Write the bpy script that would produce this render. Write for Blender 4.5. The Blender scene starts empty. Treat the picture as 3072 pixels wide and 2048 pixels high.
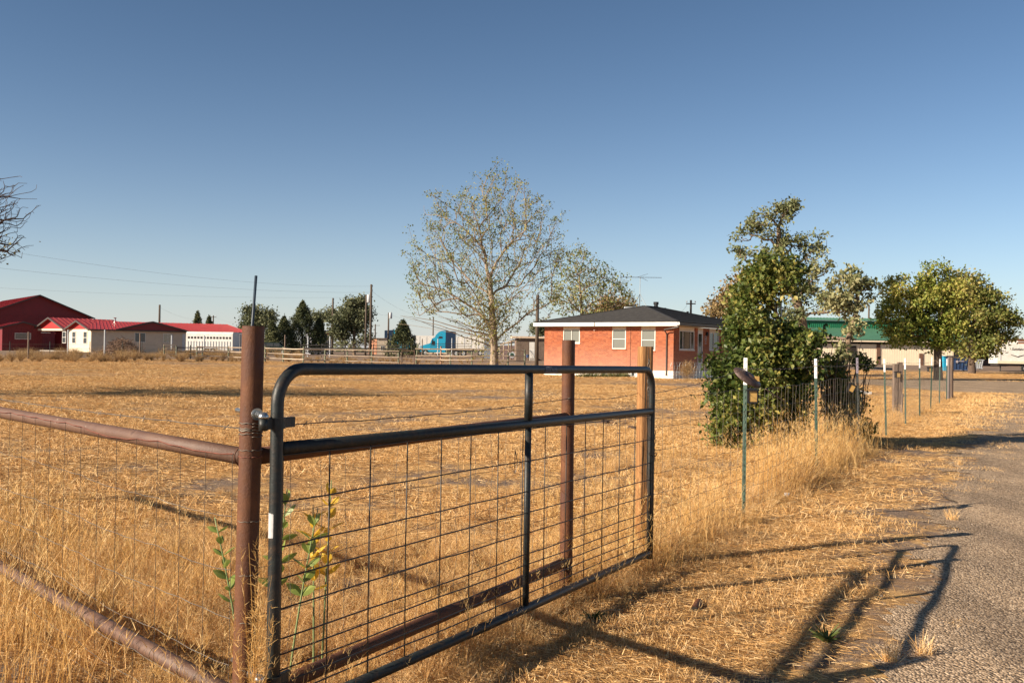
import bpy, math, random
import numpy as np
from mathutils import Vector, Matrix
R = math.radians
rnd = random.Random(7)
C = bpy.context.scene.collection
scene = bpy.context.scene

# ------------------------------------------------------------------ camera, sky, sun
F = 2987.0                      # focal length in pixels of the 3072 px wide photograph (35 mm lens)
EYE = 1.5
PITCH, ROLL = R(0.537), R(0.89)
cd = bpy.data.cameras.new('camera'); cam = bpy.data.objects.new('camera', cd); C.objects.link(cam)
cd.lens = 35.0; cd.sensor_width = 36.0; cd.clip_start = 0.05; cd.clip_end = 6000
CM = Matrix.Rotation(math.pi/2 + PITCH, 3, 'X') @ Matrix.Rotation(ROLL, 3, 'Z')
cam.matrix_world = Matrix.Translation((0, 0, EYE)) @ CM.to_4x4()
scene.camera = cam

SUN_EL = R(25.3)
SUN_TO = Vector((-0.903*math.cos(SUN_EL), -0.430*math.cos(SUN_EL), math.sin(SUN_EL))).normalized()
w = bpy.data.worlds.new('World'); scene.world = w; w.use_nodes = True
nt = w.node_tree; nt.nodes.clear()
sky = nt.nodes.new('ShaderNodeTexSky'); sky.sky_type = 'NISHITA'; sky.sun_disc = False
sky.sun_elevation = SUN_EL; sky.sun_rotation = math.atan2(SUN_TO.x, SUN_TO.y)
sky.altitude = 1500; sky.air_density = 0.8; sky.dust_density = 0.9; sky.ozone_density = 1.0
bg = nt.nodes.new('ShaderNodeBackground'); bg.inputs[1].default_value = 0.05
wo = nt.nodes.new('ShaderNodeOutputWorld')
gam = nt.nodes.new('ShaderNodeGamma'); gam.inputs[1].default_value = 1.22
tin = nt.nodes.new('ShaderNodeMixRGB'); tin.blend_type = 'MULTIPLY'; tin.inputs[0].default_value = 1; tin.inputs[2].default_value = (.82, .88, .835, 1)
nt.links.new(sky.outputs[0], gam.inputs[0]); nt.links.new(gam.outputs[0], tin.inputs[1]); 
# dusty band low over the whole horizon
wtc = nt.nodes.new('ShaderNodeTexCoord'); wsp = nt.nodes.new('ShaderNodeSeparateXYZ'); nt.links.new(wtc.outputs['Generated'], wsp.inputs[0])
wab = nt.nodes.new('ShaderNodeMath'); wab.operation = 'ABSOLUTE'; nt.links.new(wsp.outputs[2], wab.inputs[0])
wml = nt.nodes.new('ShaderNodeMath'); wml.operation = 'MULTIPLY'; wml.inputs[1].default_value = -13.0; nt.links.new(wab.outputs[0], wml.inputs[0])
wex = nt.nodes.new('ShaderNodeMath'); wex.operation = 'EXPONENT'; nt.links.new(wml.outputs[0], wex.inputs[0])
wm2 = nt.nodes.new('ShaderNodeMath'); wm2.operation = 'MULTIPLY'; wm2.inputs[1].default_value = .85; nt.links.new(wex.outputs[0], wm2.inputs[0])
hz = nt.nodes.new('ShaderNodeMixRGB'); nt.links.new(wm2.outputs[0], hz.inputs[0]); nt.links.new(tin.outputs[0], hz.inputs[1])
hz.inputs[2].default_value = (7.2, 6.75, 6.75, 1)
nt.links.new(hz.outputs[0], bg.inputs[0]); nt.links.new(bg.outputs[0], wo.inputs[0])
sd = bpy.data.lights.new('sun', 'SUN'); sun = bpy.data.objects.new('sun', sd); C.objects.link(sun)
sd.energy = 4.9; sd.angle = R(0.53); sd.color = (1.0, 0.86, 0.68)
sun.rotation_euler = SUN_TO.to_track_quat('Z', 'Y').to_euler()
scene.view_settings.view_transform = 'Standard'; scene.view_settings.look = 'None'
scene.view_settings.exposure = 0.95; scene.view_settings.gamma = 1.0

# ------------------------------------------------------------------ geometry helpers
def sstep(a, b, x):
    t = np.clip((x-a)/(b-a), 0, 1); return t*t*(3-2*t)
def Hn(x, y):
    """height of the ground (numpy)"""
    x = np.asarray(x, float); y = np.asarray(y, float)
    h = 0.5*sstep(70, 125, y)
    near = 1-sstep(25, 60, y)
    h = h + near*(0.018*np.sin(x*1.3+1.1*np.sin(y*.9))*np.cos(y*1.1+.7) + 0.009*np.sin(x*4.1+2*np.sin(y*2.3))*np.sin(y*3.7+x))
    h = h + 0.06*np.exp(-((x-6)**2+(y-58)**2)/70.0)
    return h
def H(x, y): return float(Hn(x, y))
def ray(px, py):
    v = CM @ Vector(((px-1536)/F, -(py-1024)/F, -1.0)); return v
def P(px, py, d):
    """point seen at photo pixel px,py at forward distance d"""
    v = ray(px, py); v = v*(d/v.y); return Vector((v.x, v.y, v.z+EYE))
def G(px, py):
    """ground point seen at a pixel"""
    v = ray(px, py); h = 0.0
    for i in range(40):
        t = (h-EYE)/min(v.z, -1e-4); h2 = H(v.x*t, v.y*t); h = .5*h+.5*h2
    t = (h-EYE)/v.z
    return Vector((v.x*t, v.y*t, h))
def mpx(d): return d/F

class Frame:
    def __init__(s, o, ang=None, u=None, v=None, z0=None):
        s.o = Vector((o[0], o[1], o[2] if z0 is None else z0))
        s.u = Vector((u[0], u[1], 0)).normalized() if u else Vector((math.cos(ang), math.sin(ang), 0))
        s.v = Vector((v[0], v[1], 0)).normalized() if v else Vector((-s.u.y, s.u.x, 0))
    def p(s, a, b, c): return s.o + s.u*a + s.v*b + Vector((0, 0, c))
    def wall(s, px, py, b=0.0):
        """a,c of the pixel on the plane b=const"""
        d = ray(px, py); o = Vector((0, 0, EYE)) - (s.o + s.v*b)
        n = s.u.cross(Vector((0, 0, 1)))
        t = -o.dot(n)/d.dot(n); q = o + d*t
        return q.dot(s.u)/1.0, q.z

class MB:
    def __init__(s): s.v = []; s.f = []; s.m = []; s.t = []
    def add(s, vs, fs, mi=0, tint=0.5):
        n = len(s.v); s.v += [tuple(q) for q in vs]
        for f in fs: s.f.append(tuple(i+n for i in f)); s.m.append(mi); s.t.append(tint)
    def quad(s, a, b, c, d, mi=0, tint=.5): s.add([a, b, c, d], [(0, 1, 2, 3)], mi, tint)
    def hexa(s, p, mi=0, tint=.5):
        s.add(p, [(0, 3, 2, 1), (4, 5, 6, 7), (0, 1, 5, 4), (1, 2, 6, 5), (2, 3, 7, 6), (3, 0, 4, 7)], mi, tint)
    def box(s, x0, x1, y0, y1, z0, z1, mi=0, tint=.5):
        s.hexa([(x0, y0, z0), (x1, y0, z0), (x1, y1, z0), (x0, y1, z0), (x0, y0, z1), (x1, y0, z1), (x1, y1, z1), (x0, y1, z1)], mi, tint)
    def fbox(s, fr, a0, a1, b0, b1, c0, c1, mi=0, tint=.5):
        s.hexa([fr.p(a0, b0, c0), fr.p(a1, b0, c0), fr.p(a1, b1, c0), fr.p(a0, b1, c0),
                fr.p(a0, b0, c1), fr.p(a1, b0, c1), fr.p(a1, b1, c1), fr.p(a0, b1, c1)], mi, tint)
    def beam(s, p0, p1, w, h, mi=0, tint=.5):
        p0 = Vector(p0); p1 = Vector(p1); d = (p1-p0).normalized()
        up = Vector((0, 0, 1)) if abs(d.z) < .95 else Vector((0, 1, 0))
        r = d.cross(up).normalized()*w/2; q = r.cross(d).normalized()*h/2
        s.hexa([p0-r-q, p0+r-q, p0+r+q, p0-r+q, p1-r-q, p1+r-q, p1+r+q, p1-r+q], mi, tint)
    def tube(s, pts, rad, sides=8, mi=0, cap=True, tint=.5):
        pts = [Vector(q) for q in pts]; n = len(pts)
        if not hasattr(rad, '__len__'): rad = [rad]*n
        base = len(s.v); prev = None
        for i, q in enumerate(pts):
            d = (pts[min(i+1, n-1)]-pts[max(i-1, 0)])
            d = d.normalized() if d.length > 1e-9 else Vector((0, 0, 1))
            if prev is None:
                a = Vector((0, 0, 1)) if abs(d.z) < .9 else Vector((1, 0, 0))
                r = d.cross(a).normalized()
            else:
                r = (prev - d*prev.dot(d)); r = r.normalized() if r.length > 1e-6 else d.orthogonal().normalized()
            prev = r; t = d.cross(r)
            for k in range(sides):
                an = 2*math.pi*k/sides
                s.v.append(tuple(q + (r*math.cos(an)+t*math.sin(an))*rad[i]))
        for i in range(n-1):
            for k in range(sides):
                a = base+i*sides+k; b = base+i*sides+(k+1) % sides
                s.f.append((a, b, b+sides, a+sides)); s.m.append(mi); s.t.append(tint)
        if cap:
            s.f.append(tuple(base+k for k in range(sides))[::-1]); s.m.append(mi); s.t.append(tint)
            s.f.append(tuple(base+(n-1)*sides+k for k in range(sides))); s.m.append(mi); s.t.append(tint)
    def poly(s, pts, mi=0, tint=.5): s.add(pts, [tuple(range(len(pts)))], mi, tint)
    def prism(s, pts, ext, mi=0, tint=.5):
        n = len(pts); ext = Vector(ext); a = [Vector(p) for p in pts]; b = [p+ext for p in a]
        fs = [tuple(range(n))[::-1], tuple(range(n, 2*n))]+[(i, (i+1) % n, n+(i+1) % n, n+i) for i in range(n)]
        s.add(a+b, fs, mi, tint)
    def build(s, name, mats, parent=None, smooth=False, origin=None, tint=False):
        if not isinstance(mats, (list, tuple)): mats = [mats]
        o = Vector((0, 0, 0)) if origin is None else Vector(origin)
        if parent is not None: o = Vector(parent.get('_o', (0, 0, 0)))
        me = bpy.data.meshes.new(name)
        me.from_pydata([(q[0]-o.x, q[1]-o.y, q[2]-o.z) for q in s.v], [], s.f)
        for m in mats: me.materials.append(m)
        me.polygons.foreach_set('material_index', s.m)
        if smooth: me.polygons.foreach_set('use_smooth', [True]*len(s.f))
        if tint:
            at = me.attributes.new('tint', 'FLOAT', 'FACE'); at.data.foreach_set('value', s.t)
        me.update()
        ob = bpy.data.objects.new(name, me); C.objects.link(ob)
        if parent is not None: ob.parent = parent; ob['_o'] = tuple(o)
        else: ob.location = o; ob['_o'] = tuple(o)
        return ob

def tag(o, label=None, cat=None, group=None, kind=None):
    if label: o['label'] = label
    if cat: o['category'] = cat
    if group: o['group'] = group
    if kind: o['kind'] = kind
    return o
def thing(name, loc, label, cat, group=None, rot=None):
    o = bpy.data.objects.new(name, None); C.objects.link(o); o.empty_display_size = .1
    o.location = loc; o['_o'] = tuple(loc)
    if rot: o.rotation_euler = rot
    return tag(o, label, cat, group)
def copy_tree(o, loc=None, rot=None, parent=None):
    c = o.copy(); C.objects.link(c); c.parent = parent
    if loc is not None: c.location = loc
    if rot is not None: c.rotation_euler = rot
    for ch in list(o.children): copy_tree(ch, parent=c)
    return c

# ------------------------------------------------------------------ materials
def ramp(nt, stops):
    r = nt.nodes.new('ShaderNodeValToRGB'); e = r.color_ramp.elements
    while len(e) > 1: e.remove(e[-1])
    e[0].position = stops[0][0]; e[0].color = (*stops[0][1], 1)
    for p, c in stops[1:]:
        q = e.new(p); q.color = (*c, 1)
    return r
def noise(nt, scale, detail=4, rough=.6, coord=None, mp=None, dist=0):
    n = nt.nodes.new('ShaderNodeTexNoise'); n.inputs['Scale'].default_value = scale
    n.inputs['Detail'].default_value = detail; n.inputs['Roughness'].default_value = rough
    n.inputs['Distortion'].default_value = dist
    if coord is not None: nt.links.new(coord, n.inputs['Vector'])
    return n
MATS = {}
def mat(name, c1, c2=None, scale=6, rough=.6, metal=0, bump=.0, bscale=None, stretch=None, c3=None, rand=0.0, spec=.5, tint=False, sharp=None):
    """generic weathered surface: noise mix of up to three real colours + relief"""
    m = bpy.data.materials.new(name); m.use_nodes = True; nt = m.node_tree; b = nt.nodes['Principled BSDF']
    tc = nt.nodes.new('ShaderNodeTexCoord'); co = tc.outputs['Object']
    mp = nt.nodes.new('ShaderNodeMapping'); nt.links.new(co, mp.inputs[0])
    if stretch: mp.inputs['Scale'].default_value = stretch
    co = mp.outputs[0]
    c2 = c2 or tuple(x*.8 for x in c1)
    lo, hi = sharp or (.32, .68)
    st = [(lo, c2), (hi, c1)] if not c3 else [(lo-.04, c3), (.5, c2), (hi, c1)]
    n = noise(nt, scale, 6, .62, co); r = ramp(nt, st)
    if tint:
        at = nt.nodes.new('ShaderNodeAttribute'); at.attribute_name = 'tint'
        mx = nt.nodes.new('ShaderNodeMath'); mx.operation = 'ADD'; nt.links.new(n.outputs[0], mx.inputs[0])
        sb = nt.nodes.new('ShaderNodeMath'); sb.operation = 'MULTIPLY_ADD'; sb.inputs[1].default_value = .7; sb.inputs[2].default_value = -.35
        nt.links.new(at.outputs['Fac'], sb.inputs[0]); nt.links.new(sb.outputs[0], mx.inputs[1]); nt.links.new(mx.outputs[0], r.inputs[0])
    else: nt.links.new(n.outputs[0], r.inputs[0])
    col = r.outputs[0]
    if rand:
        oi = nt.nodes.new('ShaderNodeObjectInfo'); hs = nt.nodes.new('ShaderNodeHueSaturation')
        mr = nt.nodes.new('ShaderNodeMapRange'); mr.inputs[3].default_value = 1-rand; mr.inputs[4].default_value = 1+rand
        nt.links.new(oi.outputs['Random'], mr.inputs[0]); nt.links.new(mr.outputs[0], hs.inputs['Value']); nt.links.new(col, hs.inputs['Color']); col = hs.outputs[0]
    nt.links.new(col, b.inputs['Base Color'])
    b.inputs['Roughness'].default_value = rough; b.inputs['Metallic'].default_value = metal
    b.inputs['Specular IOR Level'].default_value = spec
    if bump:
        n2 = noise(nt, bscale or scale*3, 5, .65, co); bp = nt.nodes.new('ShaderNodeBump')
        bp.inputs['Strength'].default_value = bump; bp.inputs['Distance'].default_value = .02
        nt.links.new(n2.outputs[0], bp.inputs['Height']); nt.links.new(bp.outputs[0], b.inputs['Normal'])
    MATS[name] = m; return m

def leafmat(name, cols, trans=.35, rough=.55):
    m = bpy.data.materials.new(name); m.use_nodes = True; nt = m.node_tree; b = nt.nodes['Principled BSDF']
    at = nt.nodes.new('ShaderNodeAttribute'); at.attribute_name = 'tint'
    n = len(cols); r = ramp(nt, [(i/(n-1), c) for i, c in enumerate(cols)])
    nt.links.new(at.outputs['Fac'], r.inputs[0]); nt.links.new(r.outputs[0], b.inputs['Base Color'])
    b.inputs['Roughness'].default_value = rough; b.inputs['Specular IOR Level'].default_value = .3
    tr = nt.nodes.new('ShaderNodeBsdfTranslucent'); nt.links.new(r.outputs[0], tr.inputs[0])
    mx = nt.nodes.new('ShaderNodeMixShader'); mx.inputs[0].default_value = trans
    nt.links.new(b.outputs[0], mx.inputs[1]); nt.links.new(tr.outputs[0], mx.inputs[2])
    nt.links.new(mx.outputs[0], nt.nodes['Material Output'].inputs[0])
    return m

def glassmat(name, c=(.03, .035, .04)):
    m = bpy.data.materials.new(name); m.use_nodes = True; b = m.node_tree.nodes['Principled BSDF']
    b.inputs['Base Color'].default_value = (*c, 1); b.inputs['Roughness'].default_value = .06; b.inputs['Specular IOR Level'].default_value = .8
    nt = m.node_tree; n = noise(nt, 1.6, 2, .5); bp = nt.nodes.new('ShaderNodeBump'); bp.inputs['Strength'].default_value = .06
    nt.links.new(n.outputs[0], bp.inputs['Height']); nt.links.new(bp.outputs[0], b.inputs['Normal'])
    return m

rust = mat('rusty_pipe', (.15, .052, .015), (.1, .033, .010), scale=9, rough=.7, metal=.0, bump=.25, bscale=120, c3=(.08, .03, .02))
railrust = mat('weathered_rail', (.145, .078, .05), (.105, .052, .034), scale=7, rough=.6, metal=.0, bump=.2, bscale=90)
gatepaint = mat('dark_gate_paint', (.022, .027, .027), (.014, .017, .018), scale=22, rough=.46, metal=.0, bump=.12, bscale=120, spec=.4, c3=(.05, .034, .024), sharp=(.33, .6))
gatewire = mat('dark_mesh_wire', (.02, .02, .018), (.045, .03, .02), scale=30, rough=.5)
zinc = mat('zinc', (.55, .56, .55), (.38, .39, .38), scale=25, rough=.28, metal=.9)
wirem = mat('galvanised_wire', (.22, .2, .17), (.12, .09, .07), scale=20, rough=.55, metal=.5)
rustwire = mat('rusty_wire', (.25, .07, .04), (.14, .05, .03), scale=20, rough=.7)
rodm = mat('dark_rod', (.03, .05, .075), (.02, .03, .045), scale=30, rough=.5)
sticker = mat('faded_sticker', (.5, .5, .5), (.36, .36, .37), scale=60, rough=.7)
tgreen = mat('green_post_paint', (.022, .07, .048), (.03, .055, .04), scale=18, rough=.45, bump=.1)
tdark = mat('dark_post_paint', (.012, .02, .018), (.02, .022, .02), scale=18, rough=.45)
twhite = mat('white_post_paint', (.75, .75, .74), (.6, .58, .55), scale=18, rough=.5)
tpurple = mat('mauve_post_paint', (.2, .17, .22), (.15, .13, .16), scale=18, rough=.5)
postwood = mat('yellow_post_wood', (.44, .23, .085), (.32, .15, .05), scale=5, rough=.8, bump=.7, bscale=12, stretch=(9, 9, .45), c3=(.19, .085, .03))
greywood = mat('grey_weathered_wood', (.27, .2, .15), (.17, .12, .09), scale=5, rough=.85, bump=.6, bscale=12, stretch=(8, 8, .5), c3=(.09, .06, .045))
greenwood = mat('greenish_fence_post', (.2, .22, .15), (.14, .15, .1), scale=4, rough=.85, bump=.3, stretch=(3, 3, .5), rand=.15)
railwood = mat('pale_fence_rail', (.62, .5, .38), (.45, .34, .24), scale=3, rough=.8, bump=.3, rand=.12)
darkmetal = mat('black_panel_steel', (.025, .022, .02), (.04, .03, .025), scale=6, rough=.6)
polewood = mat('utility_pole_wood', (.1, .075, .055), (.07, .05, .035), scale=3, rough=.9, stretch=(4, 4, .4))
greypaint = mat('pale_grey_metal', (.5, .52, .54), (.4, .42, .44), scale=3, rough=.5)
cablem = mat('power_line', (.2, .2, .21), rough=.7)
whitep = mat('white_paint', (.72, .70, .66), (.58, .55, .5), scale=3, rough=.55)
creamp = mat('cream_paint', (.72, .6, .44), (.64, .52, .38), scale=2, rough=.7)
cream2 = mat('pale_cream_wall', (.8, .68, .5), (.72, .6, .44), scale=1.3, rough=.75)
tanwall = mat('tan_siding_shaded', (.58, .48, .36), (.5, .41, .31), scale=2, rough=.75)  # siding with shade in its colour, for walls turned from the sun
redroof = mat('red_metal_roof', (.42, .055, .05), (.35, .04, .038), scale=1.2, rough=.42)
redwall = mat('dark_red_metal_wall', (.2, .01, .012), (.16, .008, .01), scale=1.2, rough=.5)
redgable = mat('bright_red_gable', (.42, .02, .02), (.36, .018, .018), scale=2, rough=.5)
trimdark = mat('dark_trim', (.06, .045, .04), rough=.6)
greenroof = mat('green_metal_roof', (.06, .16, .1), (.05, .13, .085), scale=.8, rough=.5)
greenbright = mat('bright_green_wall', (.015, .16, .075), (.012, .13, .06), scale=.8, rough=.5)
brownwall = mat('brown_board', (.17, .085, .05), (.11, .055, .035), scale=2, rough=.8)
orangeb = mat('orange_fascia', (.38, .17, .09), (.3, .13, .07), scale=2, rough=.75)
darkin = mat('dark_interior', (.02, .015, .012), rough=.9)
shingle = mat('charcoal_shingles', (.05, .047, .045), (.03, .028, .028), scale=4, rough=.9, bump=.5, bscale=26, stretch=(1, 1, 3), c3=(.022, .021, .021))
mortar = mat('mortar', (.52, .4, .3), (.42, .31, .23), scale=8, rough=.95, bump=.4)
gutterm = mat('brown_gutter', (.1, .085, .075), (.07, .06, .055), scale=3, rough=.4)
foundm = mat('white_foundation', (.78, .74, .68), (.66, .6, .52), scale=2.5, rough=.85, bump=.3)
concrete = mat('concrete', (.4, .37, .33), (.28, .25, .22), scale=6, rough=.9, bump=.5)
truckblue = mat('turquoise_truck_paint', (.02, .32, .5), (.018, .28, .45), scale=1, rough=.25, spec=.6)
truckdark = mat('deep_blue_paint', (.01, .03, .07), (.008, .02, .05), scale=1, rough=.4)
dumpblue = mat('blue_dumpster_steel', (.02, .06, .17), (.03, .05, .1), scale=4, rough=.55, bump=.2)
tyrem = mat('tyre_rubber', (.02, .02, .02), rough=.9)
glass = glassmat('window_glass'); glassg = glassmat('curtained_glass', (.16, .165, .15))
amber = mat('amber_panel', (.5, .31, .1), (.4, .24, .07), scale=12, rough=.4)
blackp = mat('black_plastic', (.012, .012, .014), rough=.45)
rustplate = mat('brown_rusted_plate', (.12, .075, .06), (.07, .045, .04), scale=14, rough=.5, metal=.4, bump=.3)
bark_pale = mat('pale_bark', (.38, .3, .22), (.2, .145, .1), scale=5, rough=.9, bump=.5, stretch=(1, 1, .4))
bark_dark = mat('dark_bark', (.13, .09, .065), (.075, .05, .036), scale=6, rough=.95, bump=.8, stretch=(2, 2, .4))
bark_bare = mat('bare_twig_bark', (.1, .07, .055), (.06, .04, .032), scale=6, rough=.95)
bark_grey = mat('shrub_bark', (.25, .17, .11), (.13, .09, .06), scale=8, rough=.9, bump=.5, stretch=(2, 2, .4))
twigm = mat('dry_twigs', (.24, .15, .1), (.15, .09, .06), scale=4, rough=.95)

def scuff(m, scale, stretch, lo, col):
    nt = m.node_tree; b = nt.nodes['Principled BSDF']; l = b.inputs['Base Color'].links[0]; src = l.from_socket
    tc = nt.nodes.new('ShaderNodeTexCoord'); mp = nt.nodes.new('ShaderNodeMapping'); mp.inputs['Scale'].default_value = stretch; nt.links.new(tc.outputs['Object'], mp.inputs[0])
    n = noise(nt, scale, 3, .7, mp.outputs[0]); r = ramp(nt, [(lo, (0, 0, 0)), (lo+.03, (1, 1, 1))]); nt.links.new(n.outputs[0], r.inputs[0])
    mx = nt.nodes.new('ShaderNodeMixRGB'); nt.links.new(r.outputs[0], mx.inputs[0]); nt.links.new(src, mx.inputs[1]); mx.inputs[2].default_value = (*col, 1)
    nt.links.new(mx.outputs[0], b.inputs['Base Color'])
scuff(railrust, 26, (1, 1, 1), .71, (.36, .27, .22)); scuff(railrust, 7, (1, 1, 1), .66, (.09, .045, .03))
scuff(gatepaint, 34, (1, 1, .4), .72, (.09, .09, .085)); scuff(rust, 12, (1, 1, .35), .67, (.07, .028, .016)); scuff(rust, 40, (1, 1, 1), .73, (.25, .12, .06))
def brickmat():
    m = bpy.data.materials.new('red_brick'); m.use_nodes = True; nt = m.node_tree; b = nt.nodes['Principled BSDF']
    geo = nt.nodes.new('ShaderNodeNewGeometry'); sep = nt.nodes.new('ShaderNodeSeparateXYZ'); nt.links.new(geo.outputs['Position'], sep.inputs[0])
    wn = nt.nodes.new('ShaderNodeTexWhiteNoise'); sn = nt.nodes.new('ShaderNodeVectorMath'); sn.operation = 'SNAP'
    sn.inputs[1].default_value = (.2, .2, .0677); nt.links.new(geo.outputs['Position'], sn.inputs[0]); nt.links.new(sn.outputs[0], wn.inputs[0])
    r = ramp(nt, [(0, (.255, .06, .024)), (.5, (.34, .088, .033)), (1, (.42, .125, .048))]); nt.links.new(wn.outputs['Value'], r.inputs[0])
    # mineral bloom that has crept up the lowest courses
    mr = nt.nodes.new('ShaderNodeMapRange'); mr.inputs[1].default_value = 2.1; mr.inputs[2].default_value = .6
    nt.links.new(sep.outputs[2], mr.inputs[0])
    n = noise(nt, .9, 5, .6, geo.outputs['Position']); ad = nt.nodes.new('ShaderNodeMath'); ad.operation = 'MULTIPLY_ADD'; ad.inputs[1].default_value = .5; ad.inputs[2].default_value = -.25
    nt.links.new(n.outputs[0], ad.inputs[0]); a2 = nt.nodes.new('ShaderNodeMath'); a2.operation = 'ADD'; a2.use_clamp = True
    nt.links.new(mr.outputs[0], a2.inputs[0]); nt.links.new(ad.outputs[0], a2.inputs[1])
    m2 = nt.nodes.new('ShaderNodeMath'); m2.operation = 'MULTIPLY'; m2.inputs[1].default_value = .42; nt.links.new(a2.outputs[0], m2.inputs[0])
    mx = nt.nodes.new('ShaderNodeMixRGB'); nt.links.new(m2.outputs[0], mx.inputs[0]); nt.links.new(r.outputs[0], mx.inputs[1]); mx.inputs[2].default_value = (.58, .34, .25, 1)
    nt.links.new(mx.outputs[0], b.inputs['Base Color']); b.inputs['Roughness'].default_value = .85; b.inputs['Specular IOR Level'].default_value = .25
    n2 = noise(nt, 90, 4, .6, geo.outputs['Position']); bp = nt.nodes.new('ShaderNodeBump'); bp.inputs['Strength'].default_value = .4; bp.inputs['Distance'].default_value = .004
    nt.links.new(n2.outputs[0], bp.inputs['Height']); nt.links.new(bp.outputs[0], b.inputs['Normal'])
    return m
brick = brickmat()

def groundmat():
    m = bpy.data.materials.new('dry_ground'); m.use_nodes = True; nt = m.node_tree; b = nt.nodes['Principled BSDF']
    geo = nt.nodes.new('ShaderNodeNewGeometry'); pos = geo.outputs['Position']
    big = noise(nt, .16, 4, .6, pos, dist=.6); mid = noise(nt, 1.7, 6, .7, pos, dist=.5)
    mp = nt.nodes.new('ShaderNodeMapping'); mp.inputs['Scale'].default_value = (14, 34, 14); mp.inputs['Rotation'].default_value = (0, 0, .5); nt.links.new(pos, mp.inputs[0])
    fine = noise(nt, 1.0, 6, .75, mp.outputs[0], dist=1.2)
    ra = ramp(nt, [(.34, (.11, .065, .036)), (.47, (.36, .2, .085)), (.57, (.66, .4, .16)), (.70, (.86, .6, .3))])
    ad = nt.nodes.new('ShaderNodeMath'); ad.operation = 'MULTIPLY_ADD'; ad.inputs[1].default_value = .5
    nt.links.new(fine.outputs[0], ad.inputs[0])
    m1 = nt.nodes.new('ShaderNodeMath'); m1.operation = 'MULTIPLY_ADD'; m1.inputs[1].default_value = .55; m1.inputs[2].default_value = -.02
    nt.links.new(mid.outputs[0], m1.inputs[0]); nt.links.new(m1.outputs[0], ad.inputs[2]); nt.links.new(ad.outputs[0], ra.inputs[0])
    soil = ramp(nt, [(.3, (.14, .095, .07)), (.7, (.36, .26, .185))]); nt.links.new(fine.outputs[0], soil.inputs[0])
    # bare soil patches
    bs = nt.nodes.new('ShaderNodeMath'); bs.operation = 'ADD'; nt.links.new(big.outputs[0], bs.inputs[0]); 
    ms = nt.nodes.new('ShaderNodeMath'); ms.operation = 'MULTIPLY_ADD'; ms.inputs[1].default_value = .9; ms.inputs[2].default_value = -.45
    nt.links.new(mid.outputs[0], ms.inputs[0]); nt.links.new(ms.outputs[0], bs.inputs[1])
    mk = nt.nodes.new('ShaderNodeMapRange'); mk.inputs[1].default_value = .56; mk.inputs[2].default_value = .42; nt.links.new(bs.outputs[0], mk.inputs[0])
    # far beyond the field the land is bare dirt
    sep = nt.nodes.new('ShaderNodeSeparateXYZ'); nt.links.new(pos, sep.inputs[0])
    fy = nt.nodes.new('ShaderNodeMapRange'); fy.inputs[1].default_value = 88; fy.inputs[2].default_value = 100; nt.links.new(sep.outputs[1], fy.inputs[0])
    mxm = nt.nodes.new('ShaderNodeMath'); mxm.operation = 'MAXIMUM'; nt.links.new(mk.outputs[0], mxm.inputs[0]); nt.links.new(fy.outputs[0], mxm.inputs[1])
    mx = nt.nodes.new('ShaderNodeMixRGB'); nt.links.new(mxm.outputs[0], mx.inputs[0]); nt.links.new(ra.outputs[0], mx.inputs[1]); nt.links.new(soil.outputs[0], mx.inputs[2])
    nt.links.new(mx.outputs[0], b.inputs['Base Color']); b.inputs['Roughness'].default_value = .95; b.inputs['Specular IOR Level'].default_value = .1
    bp = nt.nodes.new('ShaderNodeBump'); bp.inputs['Strength'].default_value = 1.0; bp.inputs['Distance'].default_value = .05
    nt.links.new(ad.outputs[0], bp.inputs['Height']); nt.links.new(bp.outputs[0], b.inputs['Normal'])
    return m
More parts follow.
